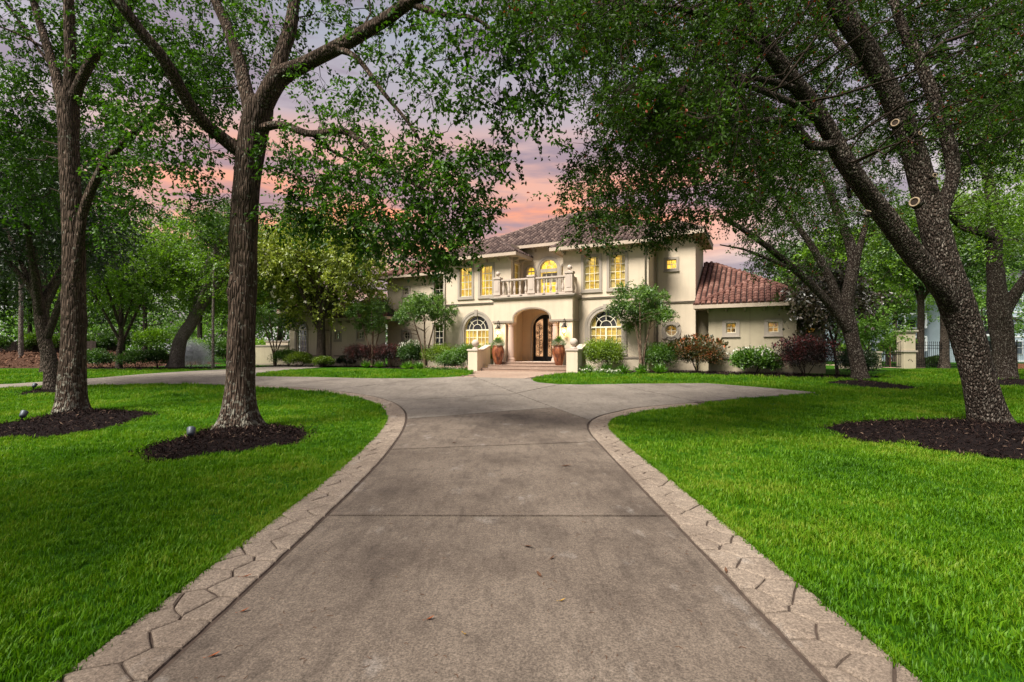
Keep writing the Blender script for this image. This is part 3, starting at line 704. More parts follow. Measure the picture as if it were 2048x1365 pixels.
def window(o, d, cols, rows, room, trim=.17, side=None, blinds=True, label=None, drapes=False, tz=None, keystone=False, proud=.06, fandark=False):
    """the surround is the part; frame, panes, blind and the lit room behind are its sub-parts"""
    x0, x1, z0, z1 = o.x0, o.x1, o.z0, o.z1; zb = z0 if tz is None else tz
    T = MB(); F = MB(); y0, y1 = -proud, .02
    if o.k == 'rect':
        T.box(x0 - trim, x0, y0, y1, z0 - trim, z1 + trim); T.box(x1, x1 + trim, y0, y1, z0 - trim, z1 + trim)
        T.box(x0, x1, y0 - .002, y1, z1, z1 + trim); T.box(x0, x1, y0 - .002, y1, z0 - trim, z0)
        T.box(x0 - trim - .03, x1 + trim + .03, y0 - .03, y1, z0 - trim - .05, z0 - trim)
    elif o.k == 'arch':
        T.box(x0 - trim, x0, y0, y1, zb - .1, z1); T.box(x1, x1 + trim, y0, y1, zb - .1, z1)
        flat_arc(T, o.c, z1, o.r, o.r + trim, y0, y1); flat_arc(T, o.c, z1, o.r + trim * .62, o.r + trim + .03, y0 - .03, y0 + .005)
        T.box(x0 - trim - .03, x0 - trim * .38, y0 - .03, y0 + .005, zb - .1, z1); T.box(x1 + trim * .38, x1 + trim + .03, y0 - .03, y0 + .005, zb - .1, z1)
        if keystone: T.prism([(o.c - .09, z1 + o.r - .03), (o.c + .09, z1 + o.r - .03), (o.c + .13, z1 + o.r + trim + .12), (o.c - .13, z1 + o.r + trim + .12)], y0 - .07, y0)
        if zb > z0 - .2 and z0 > 1.2: T.box(x0 - trim - .06, x1 + trim + .06, y0 - .05, y1, zb - .24, zb - .1)
    elif o.k == 'circle':
        flat_arc(T, o.c, z0 + o.r, o.r, o.r + trim, y0, y1, 0, 2 * math.pi, 24); flat_arc(T, o.c, z0 + o.r, o.r + .03, o.r + .09, y0 - .03, y0 + .005, 0, 2 * math.pi, 24)
        for a in range(4):
            q = math.pi / 4 + a * math.pi / 2; spoke(T, o.c, z0 + o.r, o.r + .06, o.r + trim + .07, q, .10, y0 - .05, y0 - .001)
    w = hb(T, 'window', TRIM)
    if label: w['label'] = label
    # white frame and glazing bars, set back in the opening
    fy0, fy1 = .10, .15; b = .045; mw = .016
    def pane(cx_, cz_, sx, sz):
        p = link('pane', PANE, w, (cx_, .125, cz_ - HB)); p.scale = (sx, 1, sz)
    def grid(xa, xb, za, zt, nc, nr):
        for i in range(1, nc): xx = xa + (xb - xa) * i / nc; F.box(xx - mw, xx + mw, fy0 + .004, fy1 - .004, za, zt)
        for j in range(1, nr): zz = za + (zt - za) * j / nr; F.box(xa, xb, fy0 + .007, fy1 - .007, zz - mw, zz + mw)
        for i in range(nc):
            for j in range(nr): pane(xa + (xb - xa) * (i + .5) / nc, za + (zt - za) * (j + .5) / nr, (xb - xa) / nc - 2 * mw, (zt - za) / nr - 2 * mw)
    if o.k in ('rect', 'arch'):
        F.box(x0, x0 + b, fy0, fy1, z0, z1); F.box(x1 - b, x1, fy0, fy1, z0, z1); F.box(x0 + b, x1 - b, fy0, fy1, z0, z0 + b); F.box(x0 + b, x1 - b, fy0 - .01, fy1 + .01, z1 - b, z1 + (b if o.k == 'arch' else 0))
        if o.k == 'arch' and o.r > .8:
            F.box(o.c - .05, o.c + .05, fy0 - .012, fy1, z0 + b, z1 - b); grid(x0 + b, o.c - .05, z0 + b, z1 - b, cols // 2, rows); grid(o.c + .05, x1 - b, z0 + b, z1 - b, cols // 2, rows)
        else: grid(x0 + b, x1 - b, z0 + b, z1 - b, cols, rows)
    if o.k == 'arch':
        flat_arc(F, o.c, z1 + b, o.r - b - .02, o.r - .004, fy0, fy1)
        if o.r > .5:
            flat_arc(F, o.c, z1 + b, o.r * .36 - mw, o.r * .36 + mw, fy0 + .004, fy1 - .004)
            if o.r > .8: flat_arc(F, o.c, z1 + b, o.r * .66 - mw, o.r * .66 + mw, fy0 + .004, fy1 - .004)
            for a in (45, 90, 135): spoke(F, o.c, z1 + b, o.r * .36, o.r - b, R(a), mw, fy0 + .008, fy1 - .008)
        else: spoke(F, o.c, z1 + b, 0, o.r - b, R(90), mw, fy0 + .008, fy1 - .008)
        G = MB(); G.prism(arc(o.c, z1 + b, o.r - b, 0, math.pi, 16), .121, .129); hb(G, 'fanlight_pane', GLASS, w)
    if o.k == 'circle':
        zc = z0 + o.r; flat_arc(F, o.c, zc, o.r - .06, o.r - .004, fy0, fy1, 0, 2 * math.pi, 24)
        F.box(o.c - mw, o.c + mw, fy0 + .004, fy1 - .004, z0 + .05, z0 + 2 * o.r - .05); F.box(x0 + .05, x1 - .05, fy0 + .007, fy1 - .007, zc - mw, zc + mw)
        for q in range(4):
            a = q * math.pi / 2; G = MB(); G.prism([(o.c, zc)] + arc(o.c, zc, o.r - .05, a, a + math.pi / 2, 6), .121, .129); hb(G, 'pane', GLASS, w)
    hb(F, 'frame', WHITE, w)
    zt = z1 + (o.r if o.k == 'arch' else 0)
    if o.k == 'circle': zt = z0 + 2 * o.r
    if blinds and o.k != 'circle':
        B = MB(); n = int((z1 - z0) / .085)
        for i in range(n):
            zz = z0 + .06 + i * .085; B.add([(x0 + .13, .20, zz), (x1 - .10, .20, zz), (x1 - .10, .235, zz + .052), (x0 + .13, .235, zz + .052)], [(0, 1, 2, 3)])
        hb(B, 'blind', BLIND, w)
    if drapes:
        wd_ = (x1 - x0) * (.17 if o.r > .8 else .28)
        for xa, sg in ((x0, 1), (x1, -1)):
            Dm = MB()
            pts = [(xa + sg * wd_ * k / 8, .17 + .025 * (k % 2)) for k in range(9)]
            for p, q in zip(pts[:-1], pts[1:]): Dm.add([(p[0], p[1], z0), (q[0], q[1], z0), (q[0], q[1], zt), (p[0], p[1], zt)], [(0, 1, 2, 3)])
            hb(Dm, 'drape', DRAPE, w)
    Rm = MB(); Rm.add([(x0 - .3, .62, z0 - .3), (x1 + .3, .62, z0 - .3), (x1 + .3, .62, zt + .3), (x0 - .3, .62, zt + .3)], [(0, 1, 2, 3)])
    hb(Rm, 'room', room, w)
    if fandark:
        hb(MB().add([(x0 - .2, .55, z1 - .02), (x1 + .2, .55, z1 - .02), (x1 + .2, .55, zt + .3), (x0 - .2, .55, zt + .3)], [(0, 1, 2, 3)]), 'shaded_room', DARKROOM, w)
    if side is None: w.location = (0, d, 0)
    else: w.location = (side, 0, 0); w.rotation_euler = (0, 0, R(90))
    return w

uL1, uL2 = Op('rect', -6.42, -5.42, 5.67, 7.76), Op('rect', -4.72, -3.76, 5.67, 7.76)
uR1, uR2 = Op('rect', 2.85, 3.86, 5.67, 7.70), Op('rect', 4.51, 5.49, 5.67, 7.70)
aL, aR = Op('arch', -6.04, -4.04, 1.75, 3.27), Op('arch', 3.26, 5.26, 1.75, 3.27)
wall(-7.84, -2.32, .4, 8.45, [uL1, uL2, aL], 0.)
wall(1.45, 6.89, .4, 8.45, [uR1, uR2, aR], 0.)
window(uL1, 0, 3, 4, LIT); window(uL2, 0, 3, 4, LIT); window(uR1, 0, 3, 4, LIT, drapes=True); window(uR2, 0, 3, 4, LIT, drapes=True)
window(aL, 0, 6, 3, LIT, trim=.30, keystone=True, tz=1.75, drapes=False, fandark=True); window(aR, 0, 6, 3, LIT, trim=.30, keystone=True, tz=1.75, drapes=True, fandark=True)
rw = Op('rect', .45, 1.45, 5.6, 7.85); wall_side(-2.32, 0, 2.05, 5.1, 9.1, [rw]); window(rw, 0, 2, 4, LIT, side=-2.32, trim=.15, blinds=False, drapes=True)
bA = Op('arch', -1.05, .27, 5.25, 7.50); bS1, bS2 = Op('arch', -2.06, -1.45, 5.6, 7.45), Op('arch', .60, 1.21, 5.6, 7.45)
wall(-2.32, 1.45, 5.1, 9.1, [bA, bS1, bS2], 2.0)
window(bA, 2, 3, 4, LIT, trim=.20, blinds=False, tz=5.3); window(bS1, 2, 2, 4, LIT, trim=.10, blinds=False, tz=5.3); window(bS2, 2, 2, 4, LIT, trim=.10, blinds=False, tz=5.3)
hb(MB().box(-1.0, .22, 1.99, 2.05, 7.30, 7.54).box(-1.0, .22, 2.30, 2.34, 6.62, 7.30), 'transom', TRIM)
wall_side(6.89, 0, 1.9, .4, 8.45); sw, so = Op('rect', 7.60, 8.22, 6.90, 7.48), Op('circle', 7.55, 8.25, 2.69, 3.39)
wall(6.89, 9.33, .4, 9.0, [sw, so], 1.9); window(sw, 1.9, 2, 2, LIT, trim=.14, blinds=False); window(so, 1.9, 2, 2, LIT_DIM, trim=.24, blinds=False, label='round window in an octagonal stone surround')
wall_side(9.33, 1.9, 6.4, .4, 9.0); hb(MB().box(7.7, 9.3, 6.2, 6.4, .4, 9.0), 'wall', STUCCO)
hb(MB().box(-7.84, -7.6, .02, 12, .4, 8.45).box(-7.6, 7.6, 11.8, 12, .4, 9).box(1.45, 1.6, .02, 1.99, 5.1, 9.0), 'wall', STUCCO)
# belts, sill course, plinth
for a, b, d, z in ((-7.9, -3.04, 0, 5.17), (2.54, 6.95, 0, 5.17), (6.97, 9.39, 1.9, 4.86)):
    hb(MB().box(a, b, d - .07, d + .01, z - .11, z).box(a, b, d - .11, d + .01, z - .04, z - .002), 'belt_course', BELT)
for a, b, d in ((-7.9, -3.04, 0), (2.54, 6.95, 0), (6.97, 9.39, 1.9)):
    hb(MB().box(a, b, d - .05, d + .012, 1.32, 1.44), 'sill_course', BELT); hb(MB().box(a, b, d - .03, d + .012, .4, .62), 'plinth', BELT)
for s_, d_ in ((6.72, -.09), (7.06, 1.80)):
    hb(MB().tube([(s_, d_, .55), (s_, d_, 8.0), (s_, d_ - .25, 8.2)], .05, 8), 'downspout', TRIM, smooth=True)
for s_ in (-7.7,): hb(MB().tube([(s_, -.09, .55), (s_, -.09, 8.1)], .05, 8), 'downspout', TRIM, smooth=True)

# porch
po = Op('porch', -2.13, 1.67, .4, 3.66); po.c = -.25
pm = wall_mesh(-3.02, 2.52, .4, 5.10, [po], -1.2, .38)
pm.box(-3.02, -2.14, -.80, -.0, .4, 5.08); pm.box(1.68, 2.52, -.80, -.0, .4, 5.08)
pm.add([(2.52, -1.2, .4), (2.52, 0, .4), (2.52, 0, 5.1), (2.52, -1.2, 5.1)], [(0, 1, 2, 3)]); pm.add([(-3.02, -1.2, .4), (-3.02, 0, .4), (-3.02, 0, 5.1), (-3.02, -1.2, 5.1)], [(3, 2, 1, 0)])
porch = hb(pm, 'porch', STUCCO)
am = MB(); C_ = -.25                                      # moulding around the arch
for k in range(24):
    a0, a1 = math.pi * k / 24, math.pi * (k + 1) / 24
    p = [(C_ + r * math.cos(a), 3.93 + (r - .68) * math.sin(a)) for r, a in ((1.25, a0), (1.25, a1), (1.34, a1), (1.34, a0))]
    am.prism(p, -1.26, -1.19)
for sg in (-1, 1):
    am.box(*sorted((C_ + sg * 1.25, C_ + sg * 1.34)), -1.26, -1.19, 3.75, 3.93)
am.box(-3.06, C_ - 1.25, -1.27, -1.19, 3.64, 3.76); am.box(C_ + 1.25, 2.56, -1.27, -1.19, 3.64, 3.76); am.box(2.52, 2.57, -1.19, -.01, 3.64, 3.76)
hb(am, 'arch_moulding', BELT, porch)
dO = Op('arch', -1.38, .48, 1.0, 3.38); dO.rise = .93
hb(wall_mesh(-2.13, 1.67, 1.0, 4.70, [dO], 1.4, .25), 'porch_back_wall', PORCH, porch)
hb(MB().box(-2.20, -2.13, -.0, 1.4, 1.0, 4.7).box(1.67, 1.74, -.0, 1.4, 1.0, 4.7), 'porch_side_wall', PORCH, porch)
hb(MB().box(-2.2, 1.74, -.82, 1.4, 4.62, 4.70), 'porch_ceiling', PORCH, porch)
hb(MB().box(-2.13, 1.67, -1.55, 1.4, .85, 1.08), 'porch_floor', CAST, porch)
Dm = MB(); flat_arc(Dm, -.45, 3.38, .93, 1.03, 1.36, 1.41); Dm.box(-1.48, -1.38, 1.36, 1.41, 1.08, 3.38); Dm.box(.48, .58, 1.36, 1.41, 1.08, 3.38); hb(Dm, 'door_surround', TRIM, porch)
for x in (-1.83, 1.32):
    cm = MB().lathe([(.28, 0), (.28, .10), (.25, .12), (.27, .18), (.22, .24), (.20, .28), (.205, 1.1), (.175, 2.30), (.18, 2.33), (.21, 2.35), (.18, 2.39), (.22, 2.44), (.25, 2.47)], x, -.98, 1.08, 20)
    cm.box(x - .27, x + .27, -1.23 + .03, -.72, 3.55, 3.655); hb(cm, 'column', COLUMN, porch)
# porch top cornice (balcony floor edge)
km = MB()
for z0_, z1_, k in ((5.08, 5.16, .06), (5.16, 5.24, .14), (5.24, 5.32, .20)): km.box(-3.02 - k, 2.52 + k, -1.2 - k, -.0 - .0, z0_, z1_)
km.box(-2.31, 1.44, 0, 2.0, 5.08, 5.30); hb(km, 'cornice', TRIM, porch)

# double door with scrollwork
door = hb(MB().prism([(-1.38, 1.08)] + [(-.45 + .93 * math.cos(a), 3.38 + .93 * math.sin(a)) for a in np.linspace(math.pi, 0, 20)] + [(.48, 1.08)], 1.62, 1.66), 'door', IRON)
DG = mk_lit('door_glow', (.20, .09, .04), (.85, .45, .22), .55, 3.5)
for sg in (-1, 1):
    xa, xb = (-1.34, -.47) if sg < 0 else (-.43, .44)
    top = lambda x: 3.38 + math.sqrt(max(0, .89 ** 2 - (x + .45) ** 2))
    inner = [(xa + .17, 1.42), (xb - .15, 1.42)] + [(x, top(x) - .22) for x in np.linspace(xb - .15, xa + .17, 10)]
    outer = [(xa, 1.10), (xb, 1.10)] + [(x, top(x)) for x in np.linspace(xb, xa, 10)]
    m = MB(); n = len(outer)
    for k in range(n): m.prism([outer[k], outer[(k + 1) % n], inner[(k + 1) % n], inner[k]], 1.54, 1.61)
    leafd = hb(m, 'door_leaf', IRON, door)
    hb(MB().prism(inner, 1.585, 1.60), 'door_glass', DG, leafd)
    sc = MB(); xc = (inner[0][0] + inner[1][0]) / 2; hw_ = (inner[1][0] - inner[0][0]) / 2
    def spiral(cx_, cz_, r, a0, sgn):
        pts = []
        for i in range(22):
            t = i / 21; a = a0 + sgn * t * 8.2; rr = r * (1 - .82 * t); pts.append((cx_ + rr * math.cos(a), 1.57, cz_ + rr * math.sin(a)))
        sc.tube(pts, .014, 5)
    z = 1.56; k = 0
    while z < top(xc) - .45:
        f = 1 if k % 2 else -1; spiral(xc + f * hw_ * .38, z + .05, .19, 1.0 + k, f); spiral(xc - f * hw_ * .45, z + .16, .13, 2.5 + k, -f); z += .27; k += 1
    for f in (-1, 1): sc.tube([(xc + f * hw_ * .1 * math.sin(q * 1.7), 1.572, 1.42 + q * .18) for q in range(int((top(xc) - 1.7) / .18))], .013, 5)
    hb(sc, 'scrollwork', BRONZE, leafd)
    hb(MB().tube([(-.45 + sg * .06, 1.50, 2.0), (-.45 + sg * .06, 1.47, 2.1), (-.45 + sg * .06, 1.47, 2.5), (-.45 + sg * .06, 1.50, 2.6)], .014, 6), 'handle', BRONZE, leafd)

# balcony: posts with balls, rails and single balusters
bal = hb(MB().box(-3.0, 2.5, -1.18, -.90, 5.325, 5.47), 'balcony', CAST)
BALUSTER = MB().lathe([(.075, 0), (.075, .08), (.045, .10), (.06, .14), (.095, .26), (.085, .38), (.045, .58), (.035, .66), (.055, .70), (.04, .74), (.065, .80), (.075, .82), (.075, .90)], 0, 0, 0, 12).mesh('baluster', CAST, smooth=True)
BALL = MB().lathe([(.11, 0), (.11, .05), (.06, .08), (.06, .12)] + [(.155 * math.cos(a), .26 + .155 * math.sin(a)) for a in np.linspace(-1.15, 1.45, 10)] + [(.004, .415)], 0, 0, 0, 16).mesh('ball', CAST, smooth=True)
def post(x0, x1, y0, y1, zt, ball=True):
    m = MB(); m.box(x0, x1, y0, y1, 5.47, zt - .12); m.box(x0 - .05, x1 + .05, y0 - .05, y1 + .05, zt - .12, zt); m.box(x0 - .03, x1 + .03, y0 - .03, y1 + .03, 5.471, 5.60)
    m.box(x0 + .09, x1 - .09, y0 - .022, y0 - .001, 5.72, zt - .24)
    hb(m, 'post', CAST, bal)
    if ball: link('ball', BALL, bal, ((x0 + x1) / 2, (y0 + y1) / 2, zt - HB))
post(-3.0, -2.56, -1.2, -.84, 6.66); post(-.52, -.06, -1.2, -.84, 6.66, False); post(2.04, 2.5, -1.2, -.84, 6.72)
for a, b in ((-2.56, -.52), (-.06, 2.04)):
    hb(MB().box(a, b, -1.15, -.92, 6.40, 6.50).box(a, b, -1.12, -.95, 6.36, 6.401), 'handrail', CAST, bal)
    n = 5
    for i in range(n): link('baluster', BALUSTER, bal, (a + (b - a) * (i + .5) / n, -1.03, 5.47 - HB))
for x in (-2.78, 2.27):
    hb(MB().box(x - .10, x + .10, -.84, -.002, 6.40, 6.50), 'handrail', CAST, bal)
    for i in range(2): link('baluster', BALUSTER, bal, (x, -.62 + .36 * i, 5.47 - HB))
for x in (-1.9, -1.0, .6, 1.5): hb(MB().box(x - .09, x + .09, -1.215, -1.179, 5.37, 5.41), 'scupper', IRON, bal)

# right wing
W1, W2 = Op('rect', 11.10, 11.62, 2.82, 3.38), Op('rect', 13.26, 13.78, 2.82, 3.38)
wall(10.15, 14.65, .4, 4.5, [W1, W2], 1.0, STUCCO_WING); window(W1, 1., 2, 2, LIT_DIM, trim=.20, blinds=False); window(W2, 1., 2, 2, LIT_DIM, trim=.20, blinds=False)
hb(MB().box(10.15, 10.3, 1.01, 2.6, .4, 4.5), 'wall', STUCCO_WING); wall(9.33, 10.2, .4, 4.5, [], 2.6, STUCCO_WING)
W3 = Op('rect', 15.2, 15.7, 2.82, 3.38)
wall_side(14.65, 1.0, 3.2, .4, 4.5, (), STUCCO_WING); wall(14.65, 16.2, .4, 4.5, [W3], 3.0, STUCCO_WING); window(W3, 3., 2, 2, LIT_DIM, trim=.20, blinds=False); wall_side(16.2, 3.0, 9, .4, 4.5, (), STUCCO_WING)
hb(MB().box(10.1, 14.7, .94, 1.01, 1.32, 1.44), 'sill_course', BELT); hb(MB().box(10.1, 14.7, .97, 1.012, .4, .62), 'plinth', BELT)
hb(MB().box(12.34, 12.36, .985, 1.005, 1.44, 4.3), 'control_joint', BELT)

# left wing, tower and upper storey behind
X1, X2 = Op('rect', -20.62, -20.06, 2.85, 3.42), Op('rect', -18.02, -17.46, 2.85, 3.42)
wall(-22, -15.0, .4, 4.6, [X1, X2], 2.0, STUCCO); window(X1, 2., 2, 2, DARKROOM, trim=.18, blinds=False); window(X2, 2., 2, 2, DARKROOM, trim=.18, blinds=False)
hb(MB().box(-20.8, -15., 1.94, 2.01, 1.32, 1.46), 'sill_course', BELT)
TW = Op('arch', -24.1, -22.8, 1.72, 3.70); wall(-25.0, -21.4, .4, 5.3, [TW], .8); window(TW, .8, 3, 4, DARKROOM, trim=.16, blinds=False, tz=1.75)
wall_side(-21.4, .8, 2.0, .4, 5.3); hb(MB().box(-25.05, -21.35, .74, .81, 1.32, 1.46).box(-21.41, -21.34, .811, 1.99, 1.32, 1.46), 'sill_course', BELT); hb(MB().box(-21.41, -21.34, .81, 1.99, 3.6, 3.7), 'belt_course', BELT)
Y1, Y2 = Op('rect', -14.72, -14.15, 6.65, 7.22), Op('circle', -14.75, -14.05, 2.80, 3.50)
Y3, Y4 = Op('rect', -11.5, -10.6, 5.6, 7.4), Op('rect', -11.5, -10.6, 1.8, 4.0)
wall(-16.5, -7.8, .4, 8.3, [Y1, Y2, Y3, Y4], 4.0); window(Y1, 4., 2, 2, DARKROOM, trim=.16, blinds=False); window(Y2, 4., 2, 2, DARKROOM, trim=.24, blinds=False); window(Y3, 4., 2, 4, DARKROOM, blinds=False); window(Y4, 4., 2, 4, DARKROOM, blinds=False)
hb(MB().box(-16.5, -16.3, 4.01, 11, .4, 8.3), 'wall', STUCCO)
hb(MB().tube([(-21.1, 1.9, .55), (-21.1, 1.9, 4.4), (-21.2, 1.5, 4.6)], .05, 8), 'downspout', TRIM, smooth=True)

# roofs
TP = [(-.115, 0), (-.085, .075), (0, .115), (.085, .075), (.115, 0)]
TILE_V = np.array([(x, 0, z + .035) for x, z in TP] + [(x, .44, z) for x, z in TP]); 
TILE_F = [(0, 1, 6, 5), (1, 2, 7, 6), (2, 3, 8, 7), (3, 4, 9, 8)]
def tile_mesh(mat): return MB().add([tuple(v) for v in TILE_V] + [(-.115, 0, -.02), (.115, 0, -.02)], TILE_F + [(0, 10, 11, 4, 3, 2, 1)]).mesh('roof_tile', mat, smooth=False)
TILE_ONE = tile_mesh(TILE_WING)
NT_ = [0]
def hip(s0, s1, d0, d1, ze, pitch, mat, single=(), faces=(0, 1, 3), corbels=True, cut=None, F=None, ridge=None):
    w, dp = s1 - s0, d1 - d0; h = min(w, dp) / 2; zr = ze + h * pitch
    if w >= dp: A, B = (s0 + h, d0 + h, zr), (s1 - h, d0 + h, zr)
    else: A, B = (s0 + h, d0 + h, zr), (s0 + h, d1 - h, zr)
    c0, c1, c2, c3 = (s0, d0, ze), (s1, d0, ze), (s1, d1, ze), (s0, d1, ze)
    if F: ze = F[0][0][2]
    elif w >= dp: F = [[c0, c1, B, A], [c1, c2, B], [c2, c3, A, B], [c3, c0, A]]; ridge = [(A, B), (c0, A), (c1, B), (c2, B), (c3, A)]
    else: F = [[c0, c1, A], [c1, c2, B, A], [c2, c3, B], [c3, c0, A, B]]; ridge = [(A, B), (c0, A), (c1, A), (c2, B), (c3, B)]
    m = MB()
    for f in F: m.add(f, [tuple(range(len(f)))])
    rf = hb(m, 'roof', TILE_PAN)
    em = MB(); o = .0
    for k, (za, zb_) in ((.0, (ze - .20, ze + .015)), ):
        em.box(s0 - .06, s1 + .06, d0 - .06, d0 + .04, za, zb_); em.box(s1 - .04, s1 + .06, d0 + .04, d1 + .06, za, zb_); em.box(s0 - .06, s0 + .04, d0 + .04, d1, za, zb_)
    hb(em, 'gutter', EAVE, rf)
    hb(MB().add([(s0 + .02, d0 + .02, ze - .17), (s1 - .02, d0 + .02, ze - .17), (s1 - .02, d1, ze - .17), (s0 + .02, d1, ze - .17)], [(0, 3, 2, 1)]), 'soffit', EAVE, rf)
    if corbels:
        n = max(2, int(w / 1.15))
        for i in range(n + 1):
            x = s0 + .7 + (w - 1.4) * i / n; cb = MB().prism([(d0 + .22, ze - .172), (d0 + .72, ze - .172), (d0 + .72, ze - .40), (d0 + .5, ze - .38), (d0 + .27, ze - .30)], -.06, .06)
            cb.v = [(x + b, a, c) for a, b, c in cb.v]; hb(cb, 'corbel', TRIM, rf)
        for i in range(1, int(min(dp, 4) / 1.0)):
            hb(MB().prism([(s1 - .22, ze - .172), (s1 - .72, ze - .172), (s1 - .72, ze - .40), (s1 - .5, ze - .38), (s1 - .27, ze - .30)], d0 + i * 1.0 - .06, d0 + i * 1.0 + .06), 'corbel', TRIM, rf)
    VV, RR = [], []
    for fi in faces:
        f = [Vector(p) for p in F[fi]]; ax = (f[1] - f[0]); Lw = ax.length; ax.normalize()
        n_ = ax.cross(f[2] - f[0]).normalized(); up = n_.cross(ax).normalized(); n_ = ax.cross(up)
        loc = [((p - f[0]).dot(ax), (p - f[0]).dot(up)) for p in f]; H = max(p[1] for p in loc)
        a_, b_ = np.meshgrid(np.arange(.16, Lw, .305), np.arange(-.05, H, .37)); a_ = a_.ravel(); b_ = b_.ravel()
        ok = in_poly(a_, b_ + .12, loc) ; a_, b_ = a_[ok], b_[ok]
        M3 = np.array([ax, up, n_]).T
        for q in range(len(a_)):
            base = np.array(f[0]) + M3 @ np.array([a_[q] + random.uniform(-.008, .008), b_[q], .015 + random.uniform(0, .012)])
            if cut and cut(*base): continue
            if fi in single and NT_[0] < 298:
                NT_[0] += 1; mt = Matrix(((ax.x, up.x, n_.x, base[0]), (ax.y, up.y, n_.y, base[1]), (ax.z, up.z, n_.z, base[2] - HB), (0, 0, 0, 1)))
                ob = link('roof_tile', TILE_ONE, rf); ob.matrix_local = mt
            else: VV.append((TILE_V @ M3.T) + base); RR.append(random.random())
    if VV:
        V = np.concatenate(VV); V[:, 2] -= HB; k = len(VV); b = np.arange(k)[:, None] * 10
        qf = np.concatenate([b + [list(t)] for t in TILE_F + [(1, 0, 4, 3)]], 1).reshape(-1, 4)
        tag(link('roof_tiles', np_mesh('roof_tiles', V, qf, mat, np.repeat(RR, 5)), rf), kind='stuff')
    cm = MB()
    for a, b in ridge:
        a, b = Vector(a), Vector(b); L = (b - a).length
        if L < .2: continue
        k = max(1, int(L / .4))
        for i in range(k):
            p, q = a.lerp(b, i / k), a.lerp(b, min(1, (i + 1.12) / k)); cm.tube([p + Vector((0, 0, .05)), q + Vector((0, 0, .02))], [.13, .10], 8)
    tag(hb(cm, 'ridge_caps', mat, rf), kind='stuff')
    return rf
P_ = .56
hip(-7.5, 8.0, 1.3, 13.8, 9.18, P_, TILE_MAIN, faces=(0, 1, 3))
hip(6.0, 9.85, 1.28, 6.9, 9.02, P_, TILE_MAIN, faces=(0, 1))
hip(-8.55, -1.65, -.7, 9.5, 8.36, P_, TILE_MAIN, faces=(0, 1))
hip(.85, 7.6, -.7, 9.5, 8.36, P_, TILE_MAIN, faces=(0, 1, 3))
B0, B1, B2, B3, B4 = (9.36, .9, 4.62), (15.6, .9, 4.62), (10.05, 6.45, 7.73), (9.36, 6.45, 7.73), (15.6, 12., 4.62)
hip(9.36, 15.6, .9, 12, 4.62, P_, TILE_WING, faces=(0, 1), corbels=False, F=[[B0, B1, B2, B3], [B1, B4, B2], [B4, (9.36, 12., 4.62), B3, B2]], ridge=[(B3, B2), (B1, B2)])
hip(9.45, 15.7, .28, 9, 4.42, P_, TILE_WING, single=(0,), faces=(0, 1, 3))
hip(13.2, 16.9, 2.3, 9.5, 4.42, P_, TILE_WING, faces=(0,), corbels=False)
hip(-22.6, -14.4, 1.3, 8, 4.62, P_, TILE_WING, faces=(0,))
hip(-25.7, -20.7, .1, 6, 5.35, P_, TILE_WING, faces=(0, 1), corbels=False)
hip(-17.2, -7.2, 3.3, 12, 8.25, P_, TILE_WING, faces=(0,))
hb(MB().tube([(10.3, 7.5, 6.5), (10.3, 7.5, 7.75)], .07, 8).lathe([(.11, 0), (.11, .08), (.03, .16)], 10.3, 7.5, 7.72, 10), 'vent_pipe', IRON)

# front steps, pedestal walls, urns, lanterns
steps = thing('entrance_steps', 'pink brick edged front steps with tiled landing below the porch', 'steps', **HL)
def hbp(m, name, mat, par, **k): return m.build(name, mat, par, dz=HB, **k)
STEPM = mk_concrete('step_tile', (.34, .24, .185), (.46, .34, .27), (.22, .15, .12), .6)
for k, (a, b, d, zt) in enumerate(((-3.05, 2.80, -2.72, .70), (-2.80, 2.55, -2.36, .90))):
    st = hbp(MB().box(a, b, d, -1.56, .45, zt - .045), 'step', STEPM, steps)
    n = 20
    for i in range(n): hbp(MB().cbox(a + (b - a) * i / n + .006, a + (b - a) * (i + 1) / n - .006, d - .03, d + .30, zt - .045, zt, .008), 'tread_brick', STEPM, st)
    if k: hbp(MB().box(a, b, d + .31, -1.56, zt - .045, zt - .004), 'landing', STEPM, st)
st = hbp(MB().box(-2.3, 1.84, -1.62, -1.551, .86, 1.03), 'step', STEPM, steps)
for i in range(16): hbp(MB().cbox(-2.3 + .26 * i + .006, -2.3 + .26 * (i + 1) - .006, -1.66, -1.556, 1.03, 1.085, .008), 'tread_brick', STEPM, st)
BALLP = MB().lathe([(.20, 0), (.20, .06), (.09, .12), (.09, .17)] + [(.235 * math.cos(a), .385 + .235 * math.sin(a)) for a in np.linspace(-1.15, 1.45, 12)] + [(.004, .62)], 0, 0, 0, 20).mesh('ball', CAST, smooth=True)
